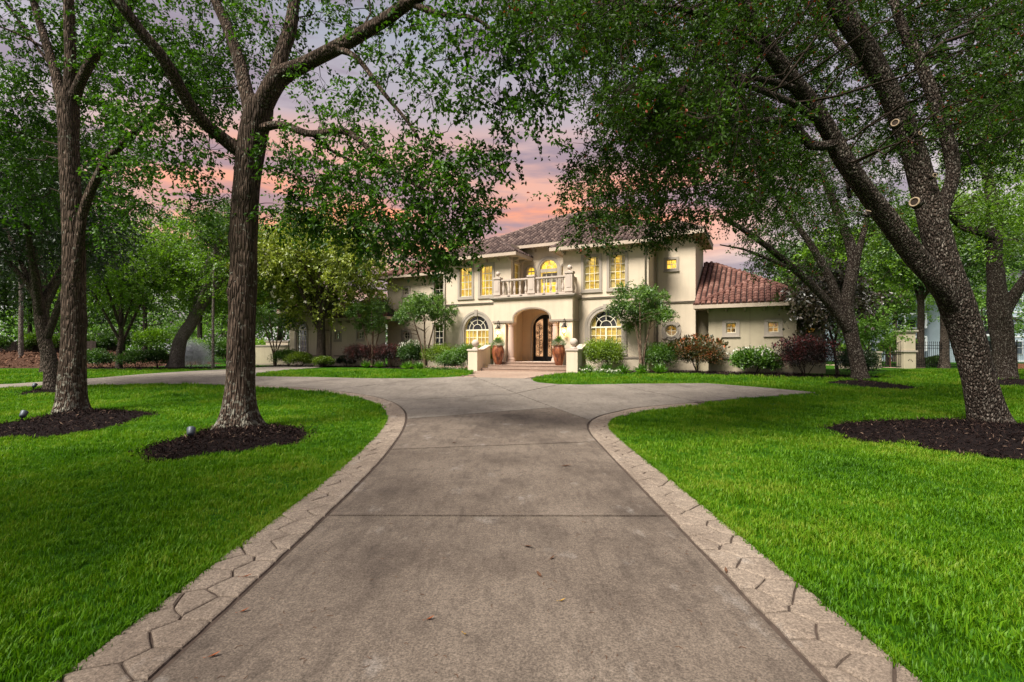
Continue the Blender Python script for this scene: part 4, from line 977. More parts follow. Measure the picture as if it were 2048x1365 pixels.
for x0, x1, lab in ((-3.78, -3.10, 'stucco pedestal wall with stone ball on the magnolia side of the steps'), (2.86, 3.54, 'stucco pedestal wall with stone ball beside the lime green hedge bush')):
    p = thing('pedestal_wall', lab, 'wall', group='pedestal walls flanking the steps', **HL)
    hbp(MB().box(x0, x1, -3.2, -2.5, .4, 1.80), 'pedestal', STUCCO, p); hbp(MB().cbox(x0 - .06, x1 + .06, -3.26, -2.44, 1.80, 1.90, .02), 'cap', CAST, p)
    link('ball', BALLP, p, ((x0 + x1) / 2, -2.85, 1.90 - HB))
    m = MB(); xa, xb = x0 + .15, x1 - .15
    m.add([(xa, -2.5, .4), (xb, -2.5, .4), (xb, -1.2, .4), (xa, -1.2, .4), (xa, -2.5, 1.70), (xb, -2.5, 1.70), (xb, -1.21, 2.10), (xa, -1.21, 2.10)], [(0, 1, 5, 4), (1, 2, 6, 5), (2, 3, 7, 6), (3, 0, 4, 7), (4, 5, 6, 7)])
    hbp(m, 'side_wall', STUCCO, p)
    m = MB(); xa -= .05; xb += .05
    m.add([(xa, -2.5, 1.705), (xb, -2.5, 1.705), (xb, -1.215, 2.105), (xa, -1.215, 2.105), (xa, -2.5, 1.80), (xb, -2.5, 1.80), (xb, -1.215, 2.20), (xa, -1.215, 2.20)], [(0, 3, 2, 1), (4, 5, 6, 7), (0, 1, 5, 4), (1, 2, 6, 5), (2, 3, 7, 6), (3, 0, 4, 7)])
    hbp(m, 'coping', CAST, p)
def mk_urn():
    n = NT('glazed_urn'); p = n.pos()
    f = n.noise(n.scaled(p, (3, 3, .9)), 2.0, 5, .65)
    col = n.ramp(f, [(.32, (.035, .018, .012)), (.46, (.16, .045, .020)), (.60, (.30, .105, .045)), (.74, (.36, .24, .17))])
    return n.out(n.pbr(col, .22, None, .5))
URN = mk_urn(); SOIL = m_plain('soil', (.02, .014, .01), .95)
URNP = [(.20, 0), (.22, .03), (.27, .22), (.36, .52), (.41, .78), (.40, .98), (.345, 1.12), (.33, 1.17), (.37, 1.22), (.355, 1.24), (.31, 1.20), (.28, 1.12)]
def blades(n, L, w, spread, up, seed):
    r = np.random.default_rng(seed); a = r.uniform(0, 6.28, n); t = r.uniform(.1, spread, n)
    D = np.stack([np.cos(a) * np.sin(t), np.sin(a) * np.sin(t), np.cos(t) * up], 1); N = np.stack([-np.cos(a) * np.cos(t), -np.sin(a) * np.cos(t), np.sin(t) + .2], 1)
    return D, N, r.uniform(.7, 1.1, n) * L, np.full(n, w)
for s_, lab in ((-2.28, 'tall glazed brown urn on the landing beside the far column, planted with grey foliage'), (1.92, 'tall glazed brown urn on the landing in front of the near column by the hedge')):
    x, y = hw(s_, -1.96); u = thing('planter_urn', lab, 'urn', (x, y, .90), group='urns on the landing')
    MB().lathe(URNP, n=28).build('pot', URN, u, smooth=True); MB().lathe([(.30, 1.14), (.01, 1.16)], n=20).build('soil', SOIL, u)
    n = 900; p, d = sphere_pts(n, .3); p = p * [.42, .42, .26] + [0, 0, 1.34]; link('trailing_plant', leaf_mesh('trailing_plant', p, d + [0, 0, .3], rng.normal(size=(n, 3)), rng.uniform(.05, .10, n), .045, L_GREY), u)
    D, N, L, Wd = blades(60, .46, .07, 1.1, 1.0, 3); link('spiky_plant', leaf_mesh('spiky_plant', np.tile([[0, 0, 1.42]], (60, 1)) + rng.normal(0, .03, (60, 3)), D, N, L, Wd, L_FERN), u)
def lantern(s_, lab):
    x, y = hw(s_, -1.2); l = thing('wall_lantern', lab, 'lantern', (x, y, 2.86), -TH, 'lanterns either side of the entrance')
    c = -.26
    m = MB(); m.lathe([(.02, -.16), (.05, -.10), (.03, -.05), (.12, -.02), (.13, 0)], 0, c, 0, 6); m.build('base', BRONZE, l)
    m = MB()
    for k in range(6):
        a = k * math.pi / 3; m.tube([(.125 * math.cos(a), c + .125 * math.sin(a), 0), (.165 * math.cos(a), c + .165 * math.sin(a), .36)], .012, 5)
    m.build('cage', BRONZE, l)
    for k in range(6):
        a, b = k * math.pi / 3, (k + 1) * math.pi / 3
        MB().add([(.12 * math.cos(a), c + .12 * math.sin(a), .01), (.12 * math.cos(b), c + .12 * math.sin(b), .01), (.16 * math.cos(b), c + .16 * math.sin(b), .355), (.16 * math.cos(a), c + .16 * math.sin(a), .355)], [(0, 1, 2, 3)]).build('pane', GLASS, l)
    MB().lathe([(.24, .36), (.23, .38), (.12, .50), (.06, .56), (.07, .60), (.02, .68), (.01, .72)], 0, c, 0, 6).build('hood', BRONZE, l)
    MB().tube([(0, -.01, .42), (0, -.05, .80), (0, -.16, .92), (0, c, .88), (0, c, .70)], .02, 6).lathe([(.07, 0), (.07, .03)], 0, -.02, .40, 10).build('bracket', BRONZE, l)
    MB().lathe([(.03, .04), (.045, .12), (.03, .22), (.01, .26)], 0, c, 0, 10).build('bulb', mk_lit('bulb_glow', (1, .72, .32), (1, .72, .32), 14.0), l, smooth=True)
    ld = bpy.data.lights.new('lantern_light', 'POINT'); ld.energy = 34; ld.color = (1, .66, .28); ld.shadow_soft_size = .10
    lo = bpy.data.objects.new('lantern_light', ld); COL.objects.link(lo); lo.parent = l; lo.location = (0, c - .0, .16)
lantern(-2.56, 'lit bronze hexagonal wall lantern on the pier beside the far column')
lantern(2.06, 'lit bronze hexagonal wall lantern on the near pier beside the hedge')
cl = thing('ceiling_lamp', 'small warm lamp under the porch ceiling', 'lamp', (*hw(1.36, -.45), 4.615), -TH)
MB().lathe([(.14, 0), (.14, -.03), (.11, -.04)], n=16).build('base', BRONZE, cl); MB().lathe([(.11, -.04), (.09, -.10), (.01, -.13)], n=16).build('shade', mk_lit('shade_glow', (1, .7, .34), (1, .7, .34), 6.), cl, smooth=True)
ld = bpy.data.lights.new('ceiling_lamp_light', 'POINT'); ld.energy = 30; ld.color = (1, .60, .28); ld.shadow_soft_size = .12
lo = bpy.data.objects.new('ceiling_lamp_light', ld); COL.objects.link(lo); lo.parent = cl; lo.location = (0, 0, -.3)

# ------------------------------------------------------------------ trees
def bark_tube(P, n, seed, flare=0., rough=.05, knots=()):
    """P (m,4): x,y,z,radius, densely sampled; returns verts, faces with an uneven surface and a flared foot"""
    r = np.random.default_rng(seed); m = len(P); ref = None; V = np.empty((m, n, 3)); ph = r.uniform(0, 6.28, 12)
    ang = np.arange(n) * 2 * math.pi / n; s = np.concatenate([[0], np.cumsum(np.linalg.norm(np.diff(P[:, :3], axis=0), axis=1))])
    z0 = P[0, 2]
    for i in range(m):
        t = P[min(i + 1, m - 1), :3] - P[max(i - 1, 0), :3]; t = t / (np.linalg.norm(t) + 1e-9)
        if ref is None: ref = np.cross(t, [0, 1, .01]) if abs(t[1]) < .9 else np.cross(t, [1, 0, 0])
        ref = ref - t * ref.dot(t); ref /= np.linalg.norm(ref) + 1e-9; b = np.cross(t, ref)
        rad = P[i, 3] * (1 + rough * (np.sin(3 * ang + ph[0] + s[i] * 1.3) + .6 * np.sin(5 * ang + ph[1] - s[i] * 2.1) + .5 * np.sin(2 * ang + ph[2] + s[i] * 4.3) + .35 * np.sin(9 * ang + ph[5] + s[i] * .7)))
        if flare:
            h = max(0, P[i, 2] - z0); e = math.exp(-h / .30)
            rad = rad * (1 + flare * e * (1 + .35 * np.sin(5 * ang + ph[3]) + .25 * np.sin(3 * ang + ph[4])))
        for (ks, ka, kr, kh) in knots:
            da = (ang - ka + math.pi) % (2 * math.pi) - math.pi
            rad = rad + kh * np.exp(-((s[i] - ks) / kr) ** 2 - (da * P[i, 3] / kr) ** 2)
        V[i] = P[i, :3] + np.outer(np.cos(ang) * rad, ref) + np.outer(np.sin(ang) * rad, b)
    idx = np.arange(m * n).reshape(m, n); a = idx[:-1]; c = idx[1:]
    F = np.stack([a, np.roll(a, -1, 1), np.roll(c, -1, 1), c], -1).reshape(-1, 4)
    return V.reshape(-1, 3), F
def limb_pts(spec, sub=8):
    """spec: list of (u, v, Y, radius)"""
    return catmull([(*at(u, v, Y), r / math.sqrt(1 + ((u - CX) / FPX) ** 2)) for u, v, Y, r in spec], sub)

class Tree:
    def __init__(s, name, label, base, cat='tree', group=None, bark=BARK1):
        s.t = thing(name, label, cat, (base[0], base[1], ground(*base)), group=group); s.o = np.array(s.t.location); s.bark = bark; s.sk = []; s.blobs = []; s.seed = int(abs(base[0] * 7 + base[1] * 13)) + 1
    def limb(s, P, n=14, name='limb', flare=0., rough=.05, knots=()):
        s.seed += 1; V, F = bark_tube(P, n, s.seed, flare, rough, knots); V = V - s.o
        s.sk.append(P); return link(name, np_mesh(name, V, F, s.bark, smooth=True), s.t)
    def blob(s, c, r, n, flat=.8): s.blobs.append((np.array(c, float), r, n, flat))
    def crown(s, mat, L, W, spray=.55, per=22, droop=.35, seed=1, twig=TWIG, connect=True, name='crown', upbias=.55):
        r = np.random.default_rng(seed); PP, DD, NN, RR = [], [], [], []; tv, tf = [], []
        sk = np.concatenate(s.sk) if s.sk else None
        def tri_tube(pts, r0, r1):
            k = len(pts); pts = np.array(pts); b = sum(len(x) for x in tv); rr = np.linspace(r0, r1, k)[:, None]
            t = pts[-1] - pts[0]; t = t / (np.linalg.norm(t) + 1e-9); a = np.cross(t, [.3, .2, 1.]); a /= np.linalg.norm(a) + 1e-9; c = np.cross(t, a)
            V = np.concatenate([pts + rr * a, pts + rr * (-.5 * a + .87 * c), pts + rr * (-.5 * a - .87 * c)]); tv.append(V)
            for i in range(k - 1):
                for q in range(3):
                    q2 = (q + 1) % 3; tf.append((b + q * k + i, b + q2 * k + i, b + q2 * k + i + 1, b + q * k + i + 1))
        for c, rad, n, flat in s.blobs:
            k = max(3, int(n / per)); d = norm(r.normal(size=(k, 3))); q = c + d * (r.random((k, 1)) ** .5) * rad * np.array([1, 1, flat])
            if sk is not None and connect:
                j = np.argmin(np.linalg.norm(sk[:, :3] - (c - [0, 0, rad * .3]), axis=1)); p0 = sk[j, :3]; mid = (p0 + c) / 2 + r.normal(0, .18, 3) * np.linalg.norm(c - p0) + [0, 0, .08 * np.linalg.norm(c - p0)]
                L0 = np.linalg.norm(c - p0); tt = np.linspace(0, 1, 10)[:, None]; pts = (1 - tt) ** 2 * p0 + 2 * tt * (1 - tt) * mid + tt ** 2 * c + r.normal(0, .035, (10, 3)) * L0 * np.sin(tt * math.pi)
                tri_tube(pts, min(sk[j, 3] * .5, .008 + .007 * L0), .008 * max(.6, rad))
            nb = min(k, 9)
            for i in range(nb):
                e = q[i]; m_ = (c + e) / 2 + r.normal(0, .1, 3) * rad; tt = np.linspace(0, 1, 4)[:, None]; tri_tube((1 - tt) ** 2 * c + 2 * tt * (1 - tt) * m_ + tt ** 2 * e, .010 * max(.6, rad), .004)
            out = norm(q - c + r.normal(0, .35, (k, 3)) * rad); out[:, 2] -= droop; out = norm(out)
            for i in range(k):
                sl = spray * r.uniform(.6, 1.3); t = np.sort(r.random(per)); curve = out[i] * (t * sl)[:, None]; curve[:, 2] -= droop * .5 * (t ** 2) * sl
                P = q[i] + curve + r.normal(0, .10 * spray, (per, 3)); D = out[i] * .5 + r.normal(0, .7, (per, 3)); D[:, 2] -= droop * .6
                N = r.normal(0, .75, (per, 3)); N[:, 2] += upbias
                PP.append(P); DD.append(D); NN.append(N); RR.append(np.clip(r.normal(r.uniform(.25, .75), .2, per), 0, 1))
                if i % 3 == 0: tri_tube([q[i], q[i] + out[i] * sl * .5 + [0, 0, -droop * .12 * sl], q[i] + out[i] * sl + [0, 0, -droop * .5 * sl]], .006, .002)
        P = np.concatenate(PP) - s.o; n = len(P)
        me = leaf_mesh(name, P, np.concatenate(DD), np.concatenate(NN), r.uniform(.65, 1.25, n) * L, r.uniform(.7, 1.2, n) * W, mat, np.concatenate(RR))
        o = tag(link(name, me, s.t), kind='stuff')
        if tv: tag(link('twigs', np_mesh('twigs', np.concatenate(tv) - s.o, np.array(tf), twig), s.t), kind='stuff')
        return o
    def fill(s, poly, Y, n, rpx, dens, seed, zmin=2.6, flat=.8, dsc=None):
        """blobs spread through the volume that the tree's crown takes up; poly bounds it, Y is the range of distances"""
        r = np.random.default_rng(seed); P = np.array(poly, float); x0, y0 = P.min(0); x1, y1 = P.max(0); pts = []; tries = 0
        while len(pts) < n and tries < n * 60:
            tries += 1; u, v = r.uniform(x0, x1), r.uniform(y0, y1)
            if not in_poly(np.array([u]), np.array([v]), poly)[0]: continue
            if pts and tries < n * 40 and min((u - a) ** 2 + (v - b) ** 2 for a, b in pts) < (rpx * .62) ** 2: continue
            pts.append((u, v)); yy = r.uniform(*Y); c = at(u, v, yy)
            if c.z < zmin: continue
            rad = rpx / FPX * yy * r.uniform(.75, 1.25); s.blob(c, rad, dens * rad * rad * r.uniform(.6, 1.3), flat)

def cut_ring(tree, u, v, Y, r, ax):
    p = at(u, v, Y) - Vector(tree.o); a = Vector(ax).normalized()
    MB().tube([p - a * .10, p + a * .02], [r * 1.25, r * 1.1], 14).build('branch_stub', tree.bark, tree.t, smooth=True)
    q = a.orthogonal().normalized(); b = a.cross(q)
    MB().tube([p + a * .03 + (q * math.cos(k * math.pi / 9) + b * math.sin(k * math.pi / 9)) * r * .86 for k in range(19)], r * .17, 7, False).build('cut_callus', CUT, tree.t, smooth=True)
    MB().tube([p + a * .012, p + a * .022], [r * .85, r * .84], 14).build('cut_face', TWIG, tree.t)

# sweetgum beside the driveway
b1 = gp(476, 860); Y1_ = b1[1]
t1 = Tree('sweetgum_tree', 'tall tree with lichen spotted trunk beside the driveway, branch reaching over it', b1, group='trees on the front lawn')
def sp(Yb, *pts): return [(u, v, Yb + dy, r) for u, v, dy, r in pts]
Y = Y1_
t1.limb(limb_pts(sp(Y, (476, 866, 0, .36), (477, 820, 0, .345), (480, 760, 0, .325), (482, 690, 0, .31), (487, 560, 0, .305), (490, 430, 0, .305), (496, 340, 0, .31), (505, 270, 0, .32), (516, 225, 0, .33), (524, 200, 0, .27)), 10), 36, 'trunk', 1.0, .04,
        [(4.6, 5.4, .16, .06), (4.2, .3, .18, .05), (5.2, 2.0, .2, .05), (3.7, 4.6, .14, .06), (3.05, .9, .15, .05), (2.2, 5.6, .12, .04)])
t1.limb(limb_pts(sp(Y, (512, 240, 0, .24), (540, 180, -.1, .24), (566, 150, -.1, .21), (610, 128, -.4, .155), (700, 82, -1.0, .14), (770, 40, -1.5, .12), (840, -8, -2.0, .10), (960, -60, -2.6, .06))), 18)
t1.limb(limb_pts(sp(Y, (508, 240, 0, .20), (492, 180, .1, .17), (478, 120, .3, .145), (452, 50, .6, .13), (425, -10, .9, .12), (380, -120, 1.2, .08))), 16)
t1.limb(limb_pts(sp(Y, (545, 178, -.1, .18), (560, 120, 0, .16), (580, 60, .2, .15), (590, -5, .4, .13), (610, -140, .6, .08))), 16)
t1.limb(limb_pts(sp(Y, (488, 310, 0, .17), (440, 272, -.3, .15), (388, 222, -.8, .135), (330, 122, -1.4, .13), (280, 60, -1.7, .12), (228, -8, -2.0, .11), (150, -110, -2.2, .07))), 16)
t1.limb(limb_pts(sp(Y, (505, 262, 0, .12), (560, 250, -.3, .09), (620, 268, -.8, .075), (690, 264, -1.2, .065), (745, 305, -1.5, .05), (800, 352, -1.6, .035), (870, 392, -1.7, .018))), 10)
t1.limb(limb_pts(sp(Y, (675, 98, -.9, .07), (715, 118, -1.1, .055), (770, 190, -1.5, .04), (820, 250, -1.8, .03), (850, 300, -2.0, .02))), 9)
t1.limb(limb_pts(sp(Y, (815, 5, -1.8, .06), (880, 28, -2.2, .045), (945, 36, -2.5, .035), (1000, 70, -2.7, .02))), 9)
t1.limb(limb_pts(sp(Y, (625, 270, -.8, .04), (660, 300, -.6, .035), (700, 322, -.5, .03), (745, 360, -.4, .02), (790, 410, -.3, .012))), 8)
# foliage: (u, v, dy, radius m, leaves)
for u, v, dy, r, n in [(330, 150, -1.3, .75, 900), (400, 110, 0, .8, 900), (290, 215, -1.4, .6, 600), (435, 205, -.2, .65, 700), (380, 190, -.7, .7, 800), (470, 100, .6, .7, 700), (540, 50, .3, .7, 600), (640, 40, .2, .7, 500), (600, 110, .6, .55, 420), (350, 60, .5, .8, 800), (270, 100, -1.4, .7, 650),
        (420, 300, -.2, .5, 380), (360, 330, -.6, .5, 360), (310, 300, -.8, .45, 300), (440, 400, 0, .4, 200), (380, 420, -.3, .45, 220), (420, 150, .5, .7, 800), (230, 60, -1.6, .7, 600), (470, 30, .8, .8, 800),
        (560, 300, -.2, .5, 420), (600, 350, -.3, .55, 520), (570, 420, 0, .5, 420), (640, 420, .2, .55, 520), (600, 440, .3, .5, 400), (660, 330, -.5, .55, 520), (700, 400, -.4, .55, 600), (690, 445, .3, .55, 560), (750, 440, -.4, .6, 750), (760, 475, 0, .5, 520), (810, 445, -.8, .6, 750), (830, 495, -.6, .5, 620), (880, 470, -1.0, .5, 640), (872, 515, -.8, .35, 380), (905, 450, -1.4, .5, 560), (930, 400, -1.6, .5, 480), (955, 450, -1.4, .35, 240), (985, 432, -1.6, .25, 110), (850, 420, -1.4, .55, 640),
        (720, 330, -1.0, .5, 460), (770, 350, -1.3, .55, 600), (810, 290, -1.6, .55, 560), (850, 350, -1.7, .55, 640), (900, 330, -1.8, .5, 520), (950, 340, -2.0, .45, 380), (985, 300, -2.1, .4, 260), (1020, 315, -2.1, .28, 150), (640, 240, -.8, .5, 360), (700, 240, -1.0, .45, 300), (750, 260, -1.2, .45, 320), (720, 170, -.8, .5, 300), (650, 180, -.3, .5, 320),
        (800, 130, -1.6, .55, 330), (760, 90, -1.2, .55, 300), (860, 190, -2.0, .5, 300), (900, 120, -2.2, .5, 330), (930, 230, -2.2, .42, 260), (960, 170, -2.4, .45, 300), (890, 60, -2.2, .55, 360), (960, 70, -2.5, .55, 520), (1010, 120, -2.6, .5, 460), (1050, 60, -2.6, .6, 650), (1060, 170, -2.6, .42, 420), (1090, 215, -2.6, .36, 340), (1110, 120, -2.5, .5, 560), (1000, 215, -2.4, .38, 240), (1075, 250, -2.6, .25, 130), (820, 30, -1.4, .6, 360), (700, 20, .4, .7, 420), (880, -60, -1.6, .9, 800), (1000, -70, -2.4, .9, 900), (640, -90, 0, 1.1, 900), (480, -110, .6, 1.2, 1000), (320, -90, -.8, 1.2, 1000), (180, -80, -1.8, 1.0, 700), (750, -120, -.6, 1.1, 900)]:
    dy += .9 if u < 480 and v < 260 else 0; c = at(u, v, Y + dy); t1.blob(c, r, n * (.92 if u > 560 and v < 310 else 1.2), .85)
t1.crown(L_SWEET, .098, .060, .46, 20, .45, 11)
t1b = None

# second sweetgum at far left
b2 = gp(144, 826); Y = b2[1]
t2 = Tree('sweetgum_tree', 'thick trunked tree near the left picture edge with a forked limb at mid height', b2, group='trees on the front lawn')
t2.limb(limb_pts(sp(Y, (142, 836, 0, .44), (144, 780, 0, .42), (147, 690, 0, .37), (148, 560, 0, .34), (145, 430, 0, .315), (139, 310, 0, .30), (136, 220, 0, .32), (137, 180, 0, .27)), 10), 36, 'trunk', .55, .03, [(3.3, .2, .16, .05), (4.1, 5.2, .15, .05), (2.6, 4.4, .15, .05), (3.6, 2.2, .16, .05)])
t2.limb(limb_pts(sp(Y, (128, 225, 0, .17), (112, 150, .2, .16), (95, 95, .3, .14), (76, 35, .5, .13), (62, -20, .6, .11), (40, -130, .8, .07))), 14)
t2.limb(limb_pts(sp(Y, (138, 215, 0, .20), (141, 120, -.1, .175), (139, 40, -.2, .165), (137, -20, -.3, .15), (135, -150, -.3, .08))), 16)
t2.limb(limb_pts(sp(Y, (146, 200, 0, .19), (170, 145, -.3, .16), (200, 95, -.6, .15), (240, 40, -.9, .135), (272, -10, -1.2, .12), (330, -110, -1.5, .07))), 14)
t2.limb(limb_pts(sp(Y, (150, 560, -.15, .14), (160, 470, -.25, .15), (168, 420, -.3, .145), (205, 335, -.6, .125), (250, 283, -.8, .11), (303, 232, -1.0, .08), (345, 170, -1.2, .04))), 14)
t2.limb(limb_pts(sp(Y, (108, 140, .2, .06), (60, 75, .3, .05), (15, 10, .5, .045), (-40, -60, .6, .03))), 8)
t2.limb(limb_pts(sp(Y, (96, 100, .3, .05), (40, 70, .1, .04), (-10, 50, 0, .03))), 8)
for u, v, dy, r, n in [(60, 60, .4, .7, 420), (15, 140, .3, .7, 520), (95, 150, .4, .7, 700), (180, 50, -.4, .8, 800), (205, 150, -.5, .75, 850), (160, 110, .6, .8, 800), (190, 220, -.2, .7, 700), (60, 230, .5, .7, 800), (10, 240, .3, .8, 900), (100, 290, .8, .8, 900), (30, 330, .7, .8, 900), (200, 300, .6, .6, 500), (240, 340, -.5, .55, 400), (290, 330, -.8, .5, 350), (215, 400, .4, .6, 460), (270, 410, -.2, .5, 350), (60, 400, 1., .8, 800), (240, 230, -.9, .5, 380), (120, 30, 0, .8, 700), (260, 30, -1., .7, 500), (30, 20, .6, .7, 330), (-60, 120, .5, 1.0, 800), (-80, 300, .5, 1.1, 900),
        (100, -100, 0, 1.3, 1000), (280, -110, -1.2, 1.2, 900), (-40, -80, .6, 1.2, 800), (330, 250, -1., .4, 200), (190, 460, 0, .5, 260), (300, 240, -1., .35, 180)]:
    dy += 1.1 if 60 < u < 240 and v < 330 else 0; t2.blob(at(u, v, Y + dy), r, n * 1.35, .85)
t2.crown(L_SWEET, .108, .066, .5, 20, .35, 12)

# leaning live oak, right
b3 = gp(1968, 848); Y = b3[1]
t3 = Tree('live_oak_tree', 'leaning forked live oak with flecked bark in the wide right mulch ring', b3, group='trees on the front lawn', bark=BARK3)
t3.limb(limb_pts(sp(Y, (1980, 858, 0, .50), (1966, 800, 0, .455), (1953, 740, 0, .44), (1935, 670, 0, .44), (1915, 612, 0, .46), (1896, 562, 0, .44), (1882, 510, 0, .40), (1866, 445, .05, .37), (1848, 380, .1, .34), (1826, 300, .1, .31), (1795, 220, .0, .28), (1745, 120, -.2, .25), (1700, 50, -.4, .26), (1660, -20, -.6, .22), (1600, -120, -.8, .15)), 9), 40, 'trunk', .25, .025)
t3.limb(limb_pts(sp(Y, (1916, 622, -.05, .30), (1872, 562, -.2, .31), (1826, 508, -.3, .29), (1780, 445, -.45, .26), (1736, 388, -.6, .235), (1692, 325, -.8, .22), (1661, 268, -.9, .205), (1620, 205, -1.1, .18), (1575, 150, -1.3, .19), (1530, 85, -1.5, .15), (1492, 15, -1.7, .13), (1455, -70, -1.9, .09)), 8), 26)
t3.limb(limb_pts(sp(Y, (1868, 470, .1, .22), (1888, 410, .2, .20), (1906, 345, .3, .19), (1892, 270, .4, .18), (1868, 200, .5, .175), (1838, 120, .6, .16), (1800, 40, .7, .13), (1770, -60, .8, .08)), 8), 18)
t3.limb(limb_pts(sp(Y, (1672, 290, -.9, .13), (1625, 292, -1.0, .11), (1605, 270, -1.1, .095), (1575, 245, -1.2, .08), (1520, 242, -1.4, .06), (1465, 262, -1.6, .035))), 10)
t3.limb(limb_pts(sp(Y, (1650, 250, -.9, .10), (1590, 210, -1.5, .08), (1530, 185, -2.2, .06), (1460, 160, -2.8, .035))), 10)
t3.limb(limb_pts(sp(Y, (1600, 180, -1.2, .09), (1530, 160, -1.6, .06), (1450, 155, -2.0, .045), (1370, 175, -2.4, .02))), 10)
t3.limb(limb_pts(sp(Y, (1790, 215, 0, .16), (1740, 150, .6, .14), (1690, 100, 1.3, .12), (1640, 40, 2.0, .10), (1580, -30, 2.6, .07))), 12)
t3.limb(limb_pts(sp(Y, (1700, 395, -.6, .05), (1690, 350, -.2, .045), (1665, 300, .2, .04), (1650, 250, .5, .03))), 8)
t3.limb(limb_pts(sp(Y, (1560, 130, -1.4, .09), (1470, 60, -2.0, .07), (1370, 20, -2.6, .05), (1250, 10, -3.2, .03))), 9)
cut_ring(t3, 1791, 247, Y - .42, .085, (-.8, -.6, .1)); cut_ring(t3, 1830, 405, Y - .40, .11, (-.85, -.45, .1)); cut_ring(t3, 1868, 352, Y - .36, .05, (-.1, -1, 0)); cut_ring(t3, 1838, 268, Y - .36, .05, (.2, -1, 0))
cut_ring(t3, 1736, 425, Y - .75, .055, (.2, -.5, .8))
t3.fill([(1000, -40), (1060, 70), (1180, 140), (1220, 200), (1230, 260), (1330, 300), (1420, 290), (1440, -40)], (7.0, 14.0), 64, 60, 2300, 21)
t3.fill([(1420, -40), (1420, 290), (1500, 280), (1600, 330), (1640, 200), (1760, 260), (1880, 330), (2060, 330), (2090, -40)], (11.6, 16.0), 88, 60, 2100, 24)
t3.fill([(1420, -40), (1400, 200), (1500, 60), (1560, 30), (1700, -40)], (7.5, 10.), 12, 52, 1500, 25)
t3.fill([(1900, -40), (1930, 150), (1990, 240), (2080, 260), (2090, -40)], (8.0, 11.), 12, 56, 1500, 26)
t3.fill([(1190, 170), (1210, 270), (1170, 300), (1125, 320), (1135, 365), (1150, 410), (1165, 445), (1190, 480), (1235, 485), (1260, 455), (1300, 470), (1340, 505), (1375, 470), (1420, 445), (1500, 430), (1560, 400), (1600, 330), (1500, 180)], (8.0, 12.5), 72, 44, 3000, 22)
t3.fill([(980, -260), (980, -40), (2090, -40), (2150, -260)], (6.5, 15), 46, 90, 500, 23)
t3.crown(L_OAK, .074, .040, .36, 24, .25, 13)

# forked oak nearer the house
b4 = gp(1722, 760); Y = b4[1]
t4 = Tree('live_oak_tree', 'forked dark oak in the small mulch ring near the house wing', b4, group='trees on the front lawn', bark=BARK3)
t4.limb(limb_pts(sp(Y, (1722, 767, 0, .46), (1716, 735, 0, .39), (1707, 695, 0, .37), (1699, 655, 0, .38), (1694, 620, 0, .34), (1700, 570, 0, .34), (1706, 530, .2, .30), (1700, 490, .3, .27), (1684, 450, .4, .24), (1665, 400, .6, .20), (1640, 340, .8, .13)), 7), 24, 'trunk', .35)
t4.limb(limb_pts(sp(Y, (1696, 660, -.1, .24), (1668, 620, -.2, .235), (1630, 578, -.4, .21), (1585, 535, -.6, .18), (1540, 498, -.8, .15), (1490, 462, -1.0, .14), (1440, 432, -1.2, .08))), 14)
t4.limb(limb_pts(sp(Y, (1690, 640, 0, .25), (1672, 590, .2, .24), (1650, 540, .4, .21), (1622, 490, .6, .18), (1585, 440, .9, .13), (1550, 390, 1.2, .08))), 14)
t4.limb(limb_pts(sp(Y, (1708, 560, 0, .20), (1716, 510, -.2, .18), (1730, 455, -.3, .15), (1738, 410, -.4, .10))), 12)
t4.limb(limb_pts(sp(Y, (1600, 545, -.5, .11), (1540, 520, -.9, .09), (1490, 500, -1.2, .06), (1440, 490, -1.5, .03))), 9)
t4.fill([(1470, 400), (1490, 450), (1520, 490), (1570, 490), (1640, 500), (1720, 470), (1790, 440), (1800, 300), (1600, 260), (1450, 330)], (20.5, 27), 66, 40, 620, 31)
t4.fill([(1470, 480), (1500, 555), (1560, 590), (1600, 560), (1620, 500)], (21.5, 24), 10, 24, 700, 32)
t4.crown(L_OAK, .11, .058, .6, 22, .3, 14)

# oak at the right picture edge
b5 = gp(2008, 757); Y = b5[1]
t5 = Tree('live_oak_tree', 'massive dark oak trunk at the right picture edge in front of the fence', b5, group='trees on the front lawn', bark=BARK3)
t5.limb(limb_pts(sp(Y, (2008, 764, 0, .68), (2007, 720, 0, .62), (2004, 670, 0, .62), (1998, 620, 0, .60), (1992, 560, .1, .48), (1988, 500, .2, .42), (1990, 440, .3, .40), (1980, 380, .4, .32), (1960, 300, .6, .2)), 7), 24, 'trunk', .3)
t5.limb(limb_pts(sp(Y, (2004, 640, -.1, .38), (2022, 600, -.2, .36), (2050, 560, -.4, .32), (2090, 510, -.6, .26), (2140, 450, -.8, .18))), 14)
t5.limb(limb_pts(sp(Y, (1990, 480, .2, .26), (1960, 465, 0, .24), (1925, 455, -.3, .20), (1890, 420, -.6, .14))), 12)
t5.fill([(1880, 300), (1900, 420), (1960, 480), (2060, 520), (2150, 480), (2150, 150), (1950, 180)], (20, 29), 46, 46, 460, 41)
t5.crown(L_MID, .13, .075, .7, 22, .3, 15)

